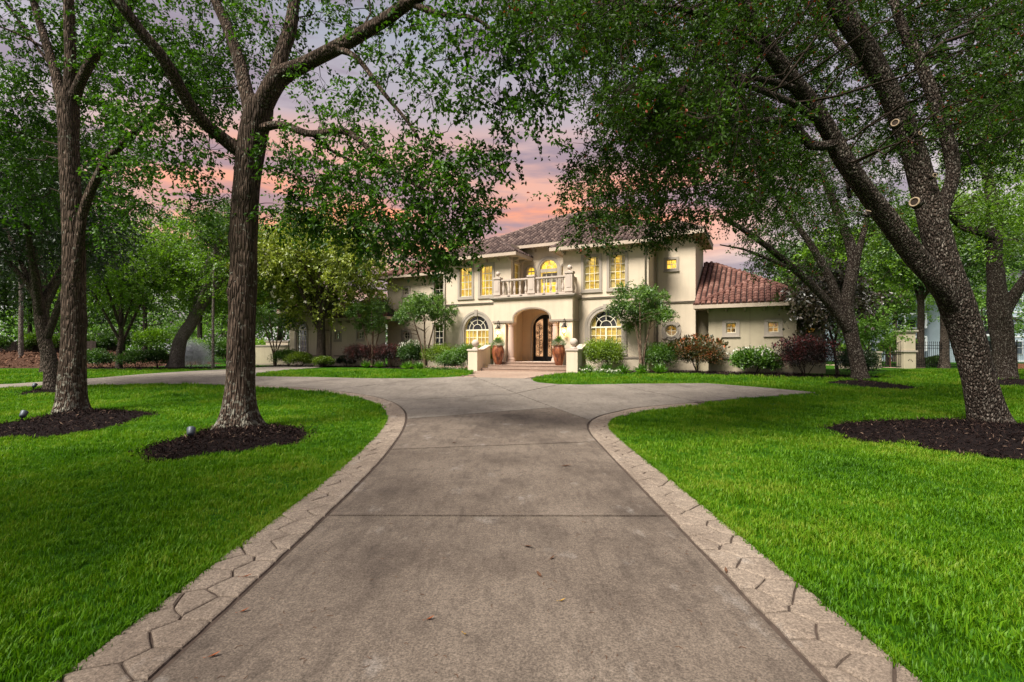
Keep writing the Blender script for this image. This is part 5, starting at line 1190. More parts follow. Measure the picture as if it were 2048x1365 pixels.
# generic tree: trunk, limbs and a crown of clumps
def gtree(name, label, u, Y, h, cr, cz, tr, mat, leaves, L, seed, lean=(0, 0), bark=BARKB, group=None, limbs=5, flat=.85, nb=16, fork=.38, x=None, droop=.3, clump=.42, cat='tree', low=None):
    r = np.random.default_rng(seed); X = (u - CX) / FPX * Y if x is None else x; g = ground(X, Y); tr /= math.sqrt(1 + min(1., (X / max(Y, 1)) ** 2))
    t = Tree(name, label, (X, Y), cat, group, bark); t.seed = seed * 17
    hf = h * fork; top = (X + lean[0], Y + lean[1], g + h * .82)
    P = catmull([(X, Y, g - .1, tr * 1.05), (X + lean[0] * .1 + r.normal(0, .04), Y, g + hf * .5, tr * .88), (X + lean[0] * .35, Y + lean[1] * .35, g + hf, tr * .78), (X + lean[0] * .7 + r.normal(0, .2), Y + lean[1] * .7, g + h * .62, tr * .42), (*top, tr * .12)], 7)
    t.limb(P, 14, 'trunk', .3)
    cc = np.array([X + lean[0] * .8, Y + lean[1] * .8, g + cz])
    for i in range(limbs):
        a = 6.28 * i / limbs + r.uniform(-.4, .4); j = int(len(P) * r.uniform(.38, .62)); p = P[j]; rr = cr * r.uniform(.55, .85)
        e = np.array([cc[0] + rr * math.cos(a), cc[1] + rr * math.sin(a), cc[2] + r.uniform(-.35, .35) * cr * flat]); m = (p[:3] + e) / 2 + [0, 0, .15 * rr]
        t.limb(catmull([(*p[:3], p[3] * .62), (*m, p[3] * .42), (*e, p[3] * .1)], 5), 9)
    for i in range(nb):
        d = norm(r.normal(size=(1, 3)))[0]; q = cc + d * (r.random() ** .4) * cr * np.array([1, 1, flat]) * .80
        if low and q[2] < g + low: q[2] = g + low + r.uniform(0, .5)
        t.blob(q, cr * clump * r.uniform(.75, 1.25), leaves / nb * r.uniform(.6, 1.4), .75)
    t.crown(mat, L, L * .62, L * 5, 20, droop, seed + 100, connect=True)
    return t
G1 = 'trees behind the lawn on the left'
gtree('shade_tree', 'dark forked tree behind the second trunk beside the side drive', 107, gp(107, 781)[1], 9.5, 4.6, 7.2, .36, L_DARK, 26000, .15, 51, (-1.2, 0), group=G1, nb=22, fork=.25)
gtree('shade_tree', 'rough trunk tree beyond the side drive left of the dark forked tree', 93, 29.5, 12, 5.0, 9.5, .36, L_DARK, 22000, .17, 52, (-.4, 0), group=G1, nb=20)
gtree('pine_tree', 'slim pale straight pine standing on the straw bank', 42, 44, 17, 4.2, 12.5, .26, L_BACK, 7000, .2, 53, group=G1, bark=BARKG, fork=.6)
gtree('shade_tree', 'small bright green forked tree between two low hedge shrubs', 238, 36.5, 11.5, 4.8, 7.6, .27, L_MID, 26000, .17, 54, (.4, 0), group=G1, nb=26, fork=.2, flat=.75)
gtree('shade_tree', 'thick leaning double trunk tree beside the sprinkler spray', 350, 38, 12.5, 5.0, 8.6, .62, L_MID, 24000, .18, 55, (3.6, 1.0), group=G1, nb=24, fork=.32, bark=BARKG)
gtree('slim_tree', 'very thin tall bare stemmed tree beside the sprinkler spray', 426, 36.5, 13, 2.4, 10.5, .11, L_BACK, 3200, .16, 56, (.5, 0), group=G1, bark=BARKG, fork=.7, limbs=3, nb=9)
G2 = 'far trees beyond the garden'
for i, (u, Y, h, cr, cz, mt, lab) in enumerate([
        (-60, 50, 15, 6.5, 9.5, L_BACK, 'far tree above the dark wooden fence at the left picture edge'), (60, 58, 17, 7.0, 10.5, L_MID, 'far bright tree behind the slim pine on the bank'), (170, 62, 19, 7.5, 11, L_BACK, 'far tree showing between the left trunks'),
        (290, 60, 20, 8, 12, L_BACK, 'far tall tree behind the small forked tree'), (400, 58, 19, 7.5, 11, L_BACK, 'far tree behind the leaning double trunk'), (490, 60, 18, 7, 10.5, L_MID, 'far tree behind the spotted trunk'),
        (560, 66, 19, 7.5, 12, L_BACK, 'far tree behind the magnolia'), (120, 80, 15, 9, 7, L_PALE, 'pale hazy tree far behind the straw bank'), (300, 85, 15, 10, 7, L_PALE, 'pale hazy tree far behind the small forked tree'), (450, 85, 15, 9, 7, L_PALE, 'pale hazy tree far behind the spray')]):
    gtree('far_tree', lab, u, Y, h, cr, cz, .34, mt, 11500, .36, 60 + i, group=G2, nb=24, flat=.95, limbs=4, low=1.5)
G3 = 'trees by the fence on the right'
gtree('shade_tree', 'slim dark trunk tree immediately beside the gate pillar', 1840, 38.5, 13, 5.2, 9.8, .34, L_MID, 18000, .21, 81, (.3, 0), group=G3, fork=.45, nb=22)
gtree('shade_tree', 'dark trunk tree by the iron fence behind the leaning oak', 1888, 37.5, 12, 5.0, 9.5, .40, L_BACK, 16000, .21, 82, (-.2, 0), group=G3, fork=.45, nb=20)
for i, (u, Y, h, cr, cz, mt, lab) in enumerate([(1700, 50, 16, 6.0, 9.5, L_MID, 'far bright tree behind the gate'), (1790, 62, 20, 7.5, 13, L_BACK, 'far tall tree behind the gate pillar'), (1930, 66, 21, 8, 15, L_MID, 'far tree above the grey apartment block'), (2060, 64, 20, 8, 14, L_BACK, 'far tree at the right picture edge above the apartments'), (1620, 60, 17, 6.5, 11, L_BACK, 'far tree behind the house wing roof')]):
    gtree('far_tree', lab, u, Y, h, cr, cz, .34, mt, 11500, .36, 90 + i, group=G2, nb=24, flat=.9, limbs=4, low=3.5 if u > 1640 else 2)
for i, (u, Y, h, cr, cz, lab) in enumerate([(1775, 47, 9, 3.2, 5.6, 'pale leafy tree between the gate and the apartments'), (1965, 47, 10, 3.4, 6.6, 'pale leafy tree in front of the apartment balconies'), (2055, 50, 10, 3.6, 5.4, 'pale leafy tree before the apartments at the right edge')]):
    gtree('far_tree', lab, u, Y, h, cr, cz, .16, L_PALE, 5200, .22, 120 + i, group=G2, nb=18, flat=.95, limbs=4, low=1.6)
# light green sapling by the gate, dark magnolia by the wing
gtree('sapling', 'light green young tree in front of the garden wall', 1737, 32, 4.8, 2.1, 3.3, .06, L_PALE, 9000, .15, 97, bark=BARKM, nb=12, fork=.3, low=1.4)
gtree('magnolia_tree', 'small dark bronze leaved magnolia with thin trunk at the wing corner', 1676, 27.0, 6.4, 2.2, 4.2, .10, L_MAGD, 8500, .22, 98, (-.9, 0), nb=14, fork=.3, low=1.3, clump=.38)
# yellowish magnolia in front of the left wing
b6 = hw(-18.9, -1.2)
mg = gtree('magnolia_tree', 'large yellow green magnolia dotted with white blooms before the left wing', 0, b6[1], 12.3, 5.7, 8.6, .40, L_MAG, 36000, .24, 99, nb=40, fork=.30, x=b6[0], low=4.7, flat=.85, clump=.38, limbs=7)
nf = 46; d_ = norm(np.random.default_rng(5).normal(size=(nf, 3))); d_[:, 1] = -np.abs(d_[:, 1]); fc = np.array([0, 0, 8.2]) + d_ * [4.6, 4.6, 4.2]
PPf = np.repeat(fc, 7, 0); link('blooms', leaf_mesh('blooms', PPf, rng.normal(size=(nf * 7, 3)) + [0, -.4, .4], rng.normal(size=(nf * 7, 3)), .17, .11, PETAL), mg.t)['kind'] = 'stuff'

# crape myrtles: several bare stems and a fan of leaves
def myrtle(label, X, Y, h, cr, seed, stems=4, leaves=5200, mat=L_MYRTLE, L=.14, r0=.075):
    r = np.random.default_rng(seed); g = ground(X, Y); t = Tree('crape_myrtle', label, (X, Y), 'tree', 'crape myrtles along the house', BARKM); t.seed = seed * 31
    for i in range(stems):
        a = 6.28 * i / stems + r.uniform(-.3, .3); rx, ry = math.cos(a), math.sin(a); sp_ = cr * r.uniform(.35, .6)
        P = catmull([(X + rx * .06, Y + ry * .06, g - .05, r0), (X + rx * .18, Y + ry * .15, g + h * .22, r0 * .8), (X + rx * sp_ * .55, Y + ry * sp_ * .5, g + h * .48, r0 * .62), (X + rx * sp_, Y + ry * sp_, g + h * .78, r0 * .25)], 6)
        t.limb(P, 9, 'stem', .1, .03)
        for k in range(4):
            p = P[int(len(P) * r.uniform(.62, .95))]; e = p[:3] + np.array([rx + r.normal(0, .6), ry + r.normal(0, .6), r.uniform(.1, .9)]) * cr * .45; t.limb(catmull([(*p[:3], p[3] * .5), (*((p[:3] + e) / 2 + [0, 0, .05]), p[3] * .3), (*e, .006)], 4), 6, 'branch')
    for i in range(15):
        a = r.uniform(0, 6.28); q = r.random() ** .5 * cr * .82; z = g + h * r.uniform(.56, .93) + q * .05
        t.blob((X + q * math.cos(a), Y + q * math.sin(a), z), cr * .30 * r.uniform(.7, 1.2), leaves / 15 * r.uniform(.6, 1.4), .7)
    t.crown(mat, L, L * .5, .42, 20, .12, seed + 7); return t
p = hw(6.75, -1.35); myrtle('crape myrtle with two bare stems before the large arched window', *p, 5.2, 1.85, 201, 3, 12000)
p = hw(-8.3, -1.6); myrtle('crape myrtle with fanned bare stems left of the steps', *p, 5.6, 2.1, 202, 4, 12000)
p = hw(-14.6, -.0); myrtle('crape myrtle in front of the round window of the left wing', *p, 5.6, 2.1, 203, 4, 9000)
p = hw(-24.6, -1.0); myrtle('crape myrtle beside the arched window of the end pavilion', *p, 5.6, 2.4, 204, 4, 9000)

# two unseen trees, added behind the camera to shade the near lawn and concrete
gtree('sweetgum_tree', 'tree on the left lawn behind the viewpoint', 0, .2, 13, 5.4, 9.6, .34, L_SWEET, 6500, .22, 111, x=-9.0, group='trees on the front lawn', nb=24, bark=BARK1)
gtree('live_oak_tree', 'oak on the right lawn behind the viewpoint', 0, -2.0, 13, 5.4, 9.6, .40, L_OAK, 8500, .22, 112, x=6.6, group='trees on the front lawn', nb=24, bark=BARK3)

# ------------------------------------------------------------------ shrubs and low planting
def shrub(name, label, X, Y, rx, ry, h, mat, n, L, group=None, seed=1, boxy=.0, stems=5, top=None, z0=None, W=.6, upr=.6, base=.12):
    r = np.random.default_rng(seed); g = ground(X, Y) if z0 is None else z0; t = thing(name, label, 'shrub', (X, Y, g), group=group)
    nb = max(9, int(n / 260)); P, D, N, RN = [], [], [], []
    for i in range(nb):
        d = norm(r.normal(size=(1, 3)))[0]; d[2] = abs(d[2]) * 1.1 - .25
        if boxy: d = np.sign(d) * np.abs(d) ** (1 - boxy)
        c = d * [rx, ry, h * .5] * .66 * r.uniform(.55, 1.0) + [0, 0, h * .52]; k = int(n / nb * r.uniform(.7, 1.3)); q, dd = sphere_pts(k, .5)
        rad = r.uniform(.30, .46) * min(rx, ry, h * .62) * 1.15; p = c + q * [rad * 1.15, rad * 1.05, rad * .95]; p[:, 2] = np.maximum(p[:, 2], base * h * r.uniform(.4, 1, k))
        P.append(p); D.append(dd + r.normal(0, .5, (k, 3)) + [0, 0, .25]); N.append(r.normal(0, .6, (k, 3)) + dd * .5 + [0, 0, upr])
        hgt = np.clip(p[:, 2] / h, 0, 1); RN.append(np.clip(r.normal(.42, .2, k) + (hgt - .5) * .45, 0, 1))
    P = np.concatenate(P); k = len(P)
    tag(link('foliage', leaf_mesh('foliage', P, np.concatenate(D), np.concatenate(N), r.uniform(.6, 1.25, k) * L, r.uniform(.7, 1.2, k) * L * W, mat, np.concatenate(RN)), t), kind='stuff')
    for i in range(stems):
        a = r.uniform(0, 6.28); q = r.uniform(.15, .6)
        MB().tube([(.05 * math.cos(a), .05 * math.sin(a), -.03), (rx * q * .6 * math.cos(a), ry * q * .6 * math.sin(a), h * .35), (rx * q * math.cos(a), ry * q * math.sin(a), h * .75)], [.022, .016, .006], 5).build('stem', TWIG, t)
    if top:
        m_, kk, LL = top; a = r.uniform(0, 6.28, kk); q = np.sqrt(r.random(kk)) * .85; px, py = q * np.cos(a) * rx, q * np.sin(a) * ry; pz = h * (.92 - .35 * q ** 2) + r.uniform(-.02, .12, kk) * h
        tag(link('blossom', leaf_mesh('blossom', np.stack([px, py, pz], 1), r.normal(0, .5, (kk, 3)) + [0, 0, 1.], r.normal(size=(kk, 3)), LL, LL * .55, m_), t), kind='stuff')
    return t
def hs(name, label, s, d, rx, h, mat, n, L, seed, ry=None, **k):
    ry = (ry or rx) * 1.18; rx *= 1.30; h *= 1.20; n = int(n * 2.2); x, y = hw(s, d); return shrub(name, label, x, y, rx, ry or rx, h, mat, n, L, seed=seed, **k)
SG = 'shrubs along the house front'
hs('clipped_bush', 'rounded lime green clipped bush right of the steps under the arched window', 4.55, -1.35, 1.08, 1.75, L_LIME, 6500, .085, 301, group=SG, boxy=.35)
hs('clipped_bush', 'boxy bright green clipped bush behind the crape myrtle stems', 7.75, -.30, .90, 1.50, L_SHRUB, 5200, .080, 302, group=SG, boxy=.45)
hs('red_shrub', 'wide shrub with orange red new growth below the round window', 9.7, -.05, 1.55, 1.75, L_RED, 7000, .075, 303, group=SG, ry=1.0, base=.3, top=(L_RED, 420, .20))
hs('flowering_shrub', 'leafy shrub with white flower spikes before the wing wall', 12.6, -.10, 1.35, 1.25, L_SHRUB, 4200, .13, 304, group=SG, ry=.9, top=(PETAL, 130, .13))
hs('purple_shrub', 'dark shrub with purple red crown at the wing corner', 15.0, -.15, 1.60, 1.75, L_PURP, 7000, .075, 305, group=SG, ry=1.1, top=(L_PURP, 300, .15))
hs('clipped_bush', 'dark green bush filling the corner by the bronze magnolia', 17.3, .3, 1.1, 1.3, L_DARK, 3600, .09, 306, group=SG)
hs('clipped_bush', 'large green bush left of the pedestal ball', -4.75, -1.55, .95, 1.55, L_SHRUB, 5200, .085, 307, group=SG, boxy=.25)
hs('clipped_bush', 'bright upright bush rising behind the pedestal ball', -3.75, -.75, .55, 1.75, L_LIME, 2600, .085, 308, group=SG)
hs('azalea_bush', 'yellow green bush behind the stems left of the steps', -7.3, -1.1, 1.35, 1.55, L_LIME, 5600, .085, 309, group=SG, ry=1.0)
hs('azalea_bush', 'mid green rounded bush between the yellow bush and the pedestal', -6.0, -1.75, .95, 1.15, L_SHRUB, 4200, .08, 310, group=SG)
hs('flowering_shrub', 'green shrub with white globe flowers below the round wing window', -10.6, -.2, 1.0, 1.75, L_BACK, 3600, .11, 311, group=SG, top=(PETAL, 90, .14))
hs('purple_shrub', 'long dark purple shrub under the small wing windows', -15.6, .15, 1.7, 1.60, L_PURP, 6500, .08, 312, group=SG, ry=1.0, boxy=.3)
hs('purple_shrub', 'plum coloured shrub beside the magnolia stems of the left wing', -12.7, .1, 1.35, 1.60, L_PURP, 5600, .08, 313, group=SG, ry=1.0, boxy=.3)
hs('azalea_bush', 'small yellow green plant at the foot of the magnolia trunk', -18.0, -1.7, .95, .8, L_LIME, 2200, .10, 314, group=SG)
hs('azalea_bush', 'loose yellow leaved shrub left of the magnolia trunk', -20.6, -1.9, 1.25, 1.0, L_LIME, 2800, .11, 315, group=SG)
hs('azalea_bush', 'green round bush below the arched window of the end pavilion', -23.2, -.9, 1.3, 1.25, L_SHRUB, 3600, .10, 316, group=SG)
hs('clipped_bush', 'low dark bush by the downspout of the left wing', -18.3, .9, .8, .8, L_DARK, 1800, .09, 317, group=SG)
def clump(name, label, s, d, n, L, mat, seed, group, h0=.05, w=.05, spread=1.25):
    x, y = hw(s, d); t = thing(name, label, 'plant', (x, y, ground(x, y)), group=group); D, N, LL, Wd = blades(n, L, w, spread, 1.0, seed)
    tag(link('fronds', leaf_mesh('fronds', np.random.default_rng(seed).normal(0, .06, (n, 3)) * [1, 1, 0] + [0, 0, h0], D, N, LL, Wd, mat), t), kind='stuff')
for i, (s, d) in enumerate([(4.0, -2.75), (5.0, -2.7), (5.95, -2.45), (6.9, -2.1), (7.8, -1.65), (-8.1, -2.6), (-9.6, -2.0), (-14.4, -.9), (-13.1, -1.0)]):
    clump('fern', ['first fern from the near pedestal', 'fern below the lime clipped bush', 'fern at the foot of the bare crape myrtle stems', 'fern in front of the boxy bush', 'fern between the boxy bush and the red shrub', 'fern at the foot of the fanned crape myrtle', 'fern in front of the yellow green bush at the bed edge', 'fern below the long purple shrub', 'fern below the plum coloured shrub'][i], s, d, 85, .62, L_FERN, 400 + i, 'ferns in the planting beds')
def flowers(label, s0, s1, d, mat, n, seed):
    r = np.random.default_rng(seed); s = r.uniform(s0, s1, n); dd = d + r.normal(0, .16, n) ; xy = np.array([hw(a, b) for a, b in zip(s, dd)]); c = hw((s0 + s1) / 2, d); z = groundv(xy[:, 1])
    t = thing('flower_strip', label, 'flowers', (c[0], c[1], ground(*c))); o = np.array([c[0], c[1], ground(*c)])
    k = 6; P = np.repeat(np.stack([xy[:, 0], xy[:, 1], z + .16 + r.uniform(0, .12, n)], 1), k, 0) - o
    tag(link('petals', leaf_mesh('petals', P, r.normal(size=(n * k, 3)), r.normal(size=(n * k, 3)) + [0, 0, 1], .06, .05, mat), t), kind='stuff')
    k = 16; P = np.repeat(np.stack([xy[:, 0], xy[:, 1], z + .09], 1), k, 0) - o + r.normal(0, .07, (n * k, 3))
    tag(link('leaves', leaf_mesh('leaves', P, r.normal(size=(n * k, 3)) + [0, 0, .4], r.normal(size=(n * k, 3)) + [0, 0, 1], .08, .04, L_SHRUB), t), kind='stuff')
flowers('strip of pale pink flowers edging the bed left of the steps', -7.2, -3.95, -2.75, PETALP, 130, 451)
flowers('strip of cream flowers edging the bed by the near pedestal', 3.65, 6.0, -3.0, PETAL, 70, 452)
# low hedge shrubs on the mulch island, left
for u, Y, rx, lab in ((200, 36.8, 1.5, 'low green hedge shrub left of the small forked tree'), (275, 36.6, 1.7, 'low green hedge shrub right of the small forked tree'), (318, 37.5, 1.1, 'low green hedge shrub at the foot of the leaning trunk')):
    shrub('hedge_shrub', lab, (u - CX) / FPX * Y, Y, rx, 1.1, 1.45, L_BACK, 3600, .13, 'hedge shrubs on the mulch island', seed=460 + u)
for i, (u, Y, rx, h, lab) in enumerate(((-20, 47, 2.2, 1.8, 'bush before the dark wooden fence at far left'), (75, 50, 2.4, 2.2, 'bush right of the slim pine on the bank'), (150, 52, 2.6, 2.4, 'bush showing between the two left trunks'), (225, 54, 3.0, 2.6, 'bush behind the small forked tree'), (310, 55, 3.2, 2.8, 'bush behind the leaning trunk'), (395, 52, 3.0, 2.6, 'bush behind the sprinkler spray'), (455, 50, 3.0, 2.8, 'bush behind the thin tall stem'), (505, 48, 2.4, 2.6, 'bush beside the white garden wall'))):
    X = (u - CX) / FPX * Y; shrub('background_bush', lab, X, Y, rx, 1.8, h, [L_BACK, L_MID, L_PALE][i % 3], 4200, .22, 'bushes along the far left boundary', seed=470 + i, z0=.5 + (1.1 if X < -36 else 0))
# masses of far foliage closing the horizon
def wood(label, X0, X1, Y0, Y1, h, n, mat, seed, L=.55):
    r = np.random.default_rng(seed); x = r.uniform(X0, X1, n); y = r.uniform(Y0, Y1, n); top = h * (.72 + .18 * np.sin(x * .23 + seed) + .10 * np.sin(x * .71)); z = .5 + top * r.random(n) ** .8
    P = np.stack([x, y, z], 1); o = np.array([(X0 + X1) / 2, (Y0 + Y1) / 2, .5])
    ob = link('distant_woods', leaf_mesh('distant_woods', P - o, r.normal(size=(n, 3)), r.normal(size=(n, 3)) + [0, -.4, .6], r.uniform(.6, 1.3, n) * L, r.uniform(.6, 1.2, n) * L * .7, mat, np.clip(.45 + .3 * np.sin(x * .5) + r.normal(0, .2, n), 0, 1))); ob.location = o
    tag(ob, label, 'woods', kind='stuff')
wood('distant woods behind the left boundary', -105, -22, 88, 108, 13, 20000, L_BACK, 1)
wood('distant woods behind the apartments on the right', 28, 125, 92, 110, 16, 20000, L_BACK, 2)
wood('distant woods behind the house', -30, 40, 95, 110, 9, 9000, L_BACK, 3)

# ------------------------------------------------------------------ garden wall, gate, fence
def gwall(label, a, b, h, pil=()):
    ax = Vector((b[0] - a[0], b[1] - a[1])); L = ax.length; t = thing('garden_wall', label, 'wall', (a[0], a[1], ground(*a)), math.atan2(ax.y, ax.x))
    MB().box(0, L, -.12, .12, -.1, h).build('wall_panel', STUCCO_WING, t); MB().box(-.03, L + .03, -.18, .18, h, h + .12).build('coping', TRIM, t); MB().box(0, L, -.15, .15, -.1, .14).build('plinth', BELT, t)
    return t
def Pt(u, Y): return ((u - CX) / FPX * Y, Y)
gwall('low cream stucco garden wall beside the iron gate', Pt(1672, 36.5), Pt(1760, 37.0), 1.15)
gt = thing('gate_pillar', 'cream stucco gate pillar with stepped cap and carved slots', 'pillar', (*Pt(1812, 37.2), .5), R(-4))
MB().cbox(-.42, .42, -.42, .42, -.1, 1.22, .01).build('base', STUCCO_WING, gt); MB().box(-.50, .50, -.50, .50, 1.22, 1.34).build('band', TRIM, gt); MB().cbox(-.40, .40, -.40, .40, 1.34, 2.62, .01).build('shaft', STUCCO_WING, gt)
MB().box(-.46, .46, -.46, .46, 2.62, 2.72).box(-.52, .52, -.52, .52, 2.72, 2.84).build('cap', TRIM, gt)
for k, (x, z) in enumerate(((-.12, .62), (-.02, .68), (.08, .63), (.16, .55))): MB().box(x - .025, x + .025, -.428, -.40, z - .05, z + .03).build('slot', IRON, gt)
RUST = m_plain('rust_iron', (.10, .045, .03), .7, .3, .3, var=.3)
g_ = thing('iron_gate', 'rust red iron gate with arched top beside the pillar', 'gate', (*Pt(1762, 37.0), .5), R(-3))
MB().box(0, 1.42, -.02, .02, .10, .16).build('bottom_rail', IRON, g_); MB().box(0, 1.42, -.021, .021, 1.0, 1.05).build('middle_rail', IRON, g_)
MB().tube([(1.42 * k / 12, 0, 1.72 + .28 * (k / 12) ** 2) for k in range(13)], .025, 6).build('top_rail', IRON, g_)
for k in range(11): x = .06 + .13 * k; MB().box(x - .011, x + .011, -.012, .012, .1, 1.72 + .28 * (x / 1.42) ** 2).build('bar', IRON, g_)
MB().box(.62, .70, -.03, .03, .1, 1.74).build('stile', RUST, g_)
wl_ = thing('brick_path', 'reddish paved path behind the iron gate', 'path', (*Pt(1775, 40), .505)); MB().box(-1.1, 1.2, -2.2, 8, 0, .02).build('paving', PAVER, wl_); wl_['kind'] = 'structure'
fa, fb = Pt(1830, 37.6), Pt(2160, 36.4); ax = Vector((fb[0] - fa[0], fb[1] - fa[1])); FL = ax.length
fc_ = thing('iron_fence', 'black iron picket fence running right from the gate pillar', 'fence', (fa[0], fa[1], .5), math.atan2(ax.y, ax.x))
for z in (.28, 1.50, 1.70): MB().box(0, FL, -.018, .018, z - .018, z + .018).build('rail', IRON, fc_)
PICK = MB().box(-.010, .010, -.010, .010, .10, 1.92).add([(-.022, -.022, 1.92), (.022, -.022, 1.92), (.022, .022, 1.92), (-.022, .022, 1.92), (0, 0, 2.04)], [(0, 1, 4), (1, 2, 4), (2, 3, 4), (3, 0, 4), (3, 2, 1, 0)]).mesh('picket', IRON)
POSTM = MB().box(-.03, .03, -.03, .03, 0, 2.02).lathe([(.035, 0), (.045, .04), (.01, .09)], 0, 0, 2.02, 8).mesh('post', IRON)
k = 0; x = .06
while x < FL:
    if k % 17 == 0: link('post', POSTM, fc_, (x, 0, 0))
    else: link('picket', PICK, fc_, (x, 0, 0))
    x += .135; k += 1
kb = thing('garden_edging', 'low terracotta edging at the foot of the fence at the right edge', 'edging', (*Pt(2035, 35.6), .5)); MB().cbox(-2.2, 3.5, -.12, .12, -.05, .38, .02).build('edging_block', m_plain('terracotta', (.30, .13, .07), .9), kb)
for u, Y, rx, h, lab in ((1870, 39.5, 1.6, .9, 'low hedge behind the fence beside the dark trunk'), (1960, 39.2, 1.8, 1.2, 'low hedge behind the fence right of the leaning oak'), (1790, 45, 1.8, 3.0, 'bright green bush behind the gate'), (1705, 40, 1.6, 2.2, 'light green bush behind the garden wall')):
    shrub('background_bush', lab, (u - CX) / FPX * Y, Y, rx, 1.2, h, L_MID if h > 1.3 else L_BACK, 3800, .17, 'bushes behind the fence', seed=500 + u)
# white wall and gate left of the end pavilion
gwall('pale stucco garden wall left of the end pavilion', Pt(470, 47.5), Pt(578, 46.0), 1.75)
lw = thing('garden_wall', 'tall pale wall panel behind the crape myrtle at the pavilion', 'wall', (*Pt(556, 47.5), .5)); MB().box(-1.1, 1.0, -.12, .12, -.1, 2.2).build('wall_panel', STUCCO, lw); MB().box(-1.15, 1.05, -.17, .17, 2.2, 2.3).build('coping', TRIM, lw)

# ------------------------------------------------------------------ apartment block, right, and far left fence and sheds
SIDING = m_plain('siding', (.32, .385, .44), .7, var=.06, scale=2); AWHITE = m_plain('apartment_white', (.62, .64, .66), .6, var=.04)
def apartment(label, x0, x1, Y, bays, seed):
    b = thing('apartment_building', label, 'building', ((x0 + x1) / 2, Y, .5)); w = x1 - x0; h = 9.2
    MB().box(-w / 2, w / 2, 0, 12, -.1, h).build('wall', SIDING, b)
    rf = MB().add([(-w / 2 - .5, -.5, h), (w / 2 + .5, -.5, h), (w / 2 + .5, 12.5, h), (-w / 2 - .5, 12.5, h), (-w / 2 - .5, 6, h + 2.8), (w / 2 + .5, 6, h + 2.8)], [(0, 1, 5, 4), (2, 3, 4, 5), (0, 4, 3), (1, 2, 5), (3, 2, 1, 0)]).build('roof', m_plain('shingle', (.09, .09, .10), .9), b)
    n = int(w / 3.6)
    for fl in range(3):
        z = .4 + fl * 2.85
        MB().box(-w / 2 - .02, w / 2 + .02, -.05, .01, z - .32, z - .12).build('band', AWHITE, b)
        for i in range(n):
            x = -w / 2 + w * (i + .5) / n
            if i % 3 == bays:
                bal_ = MB().box(x - 1.4, x + 1.4, -1.5, -.002, z - .2, z).build('balcony', AWHITE, b)
                MB().box(x - 1.1, x + 1.1, -.03, -.006, z, z + 2.1).build('door_opening', DARKROOM, bal_)
                MB().box(x - 1.4, x + 1.4, -1.5, -1.46, z + .95, z + 1.02).build('rail', AWHITE, bal_)
                for q in range(15): MB().box(x - 1.38 + q * .196, x - 1.36 + q * .196, -1.49, -1.47, z, z + .95).build('baluster', IRON, bal_)
                for q in (-1, 1): MB().box(x + q * 1.33 - .09, x + q * 1.33 + .09, -1.50, -1.32, z + 1.02, z + 2.66).build('post', AWHITE, bal_)
            else:
                wd_ = MB().box(x - .72, x + .72, -.06, -.004, z + .55, z + 2.15).build('window', AWHITE, b)
                for q in (-1, 1):
                    for zz in (.62, 1.38): MB().box(x + q * .34 - .28, x + q * .34 + .28, -.075, -.061, z + zz, z + zz + .68).build('pane', m_plain_glass, wd_)
    return b
m_plain_glass = m_plain('far_glass', (.06, .08, .10), .15, .5)
apartment('blue grey sided apartment block with white balconies behind the iron fence', 52.6, 84, 58, 0, 1)
apartment('blue grey sided apartment block behind the garden gate', 44.5, 52.5, 64, 1, 2)
PLANK = m_plain('fence_plank', (.045, .034, .028), .9, .1, var=.35, scale=3)
wf = thing('wooden_fence', 'dark plank fence along the top of the straw bank at far left', 'fence', (-60, 50.5, 1.5))
for i in range(60): MB().box(i * .3, i * .3 + .28, -.02 + .01 * (i % 2), .02, 0, 1.35 + .04 * math.sin(i * 2.3)).build('plank', PLANK, wf)
for z in (.3, 1.1): MB().box(0, 18, .021, .07, z, z + .09).build('rail', PLANK, wf)
nh = thing('shed', 'low dark shed with grey roof behind the plank fence', 'shed', (-49, 54, 1.5)); MB().box(-3.4, 3.4, 0, 5, 0, 1.7).build('wall', PLANK, nh); MB().prism([(-3.8, 1.7), (3.8, 1.7), (3.2, 2.3), (-3.2, 2.3)], -.5, 5.4).build('roof', m_plain('shed_roof', (.16, .15, .15), .9), nh)

# sprinkler throwing a fan of water
SPK = NT('water_drops'); SPK = SPK.out(SPK.n('ShaderNodeMixShader', {0: .75, 1: SPK.n('ShaderNodeBsdfTransparent').outputs[0], 2: SPK.n('ShaderNodeBsdfDiffuse', {'Color': (.9, .92, .95, 1)}).outputs[0]}).outputs[0])
sx_, sy_ = Pt(383, 40.5)
sk_ = thing('sprinkler', 'lawn sprinkler head at the centre of the white spray', 'sprinkler', (sx_, sy_, .5)); MB().lathe([(.05, 0), (.04, .25), (.06, .27), (.06, .32), (.02, .34)], n=10).build('riser', IRON, sk_)
n = 16000; r_ = np.random.default_rng(77); a = r_.uniform(0, math.pi * 2, n); el = np.abs(r_.normal(.98, .28, n)); v0 = r_.normal(5.0, .7, n); tt = r_.uniform(.02, .62, n) ** .8
P = np.stack([v0 * np.cos(el) * np.cos(a) * tt * .62, v0 * np.cos(el) * np.sin(a) * tt * .5, .33 + v0 * np.sin(el) * tt - 4.9 * tt ** 2], 1); Vv = np.stack([v0 * np.cos(el) * np.cos(a) * .62, v0 * np.cos(el) * np.sin(a) * .5, v0 * np.sin(el) - 9.8 * tt], 1)
ok = P[:, 2] > .03; P, Vv = P[ok], Vv[ok]
spray = link('water_spray', leaf_mesh('water_spray', P, Vv, r_.normal(size=P.shape), r_.uniform(.08, .22, len(P)), .030, SPK)); spray.location = (sx_, sy_, .5)
tag(spray, 'white fan of sprinkler water beside the leaning trunk', 'water', kind='stuff')

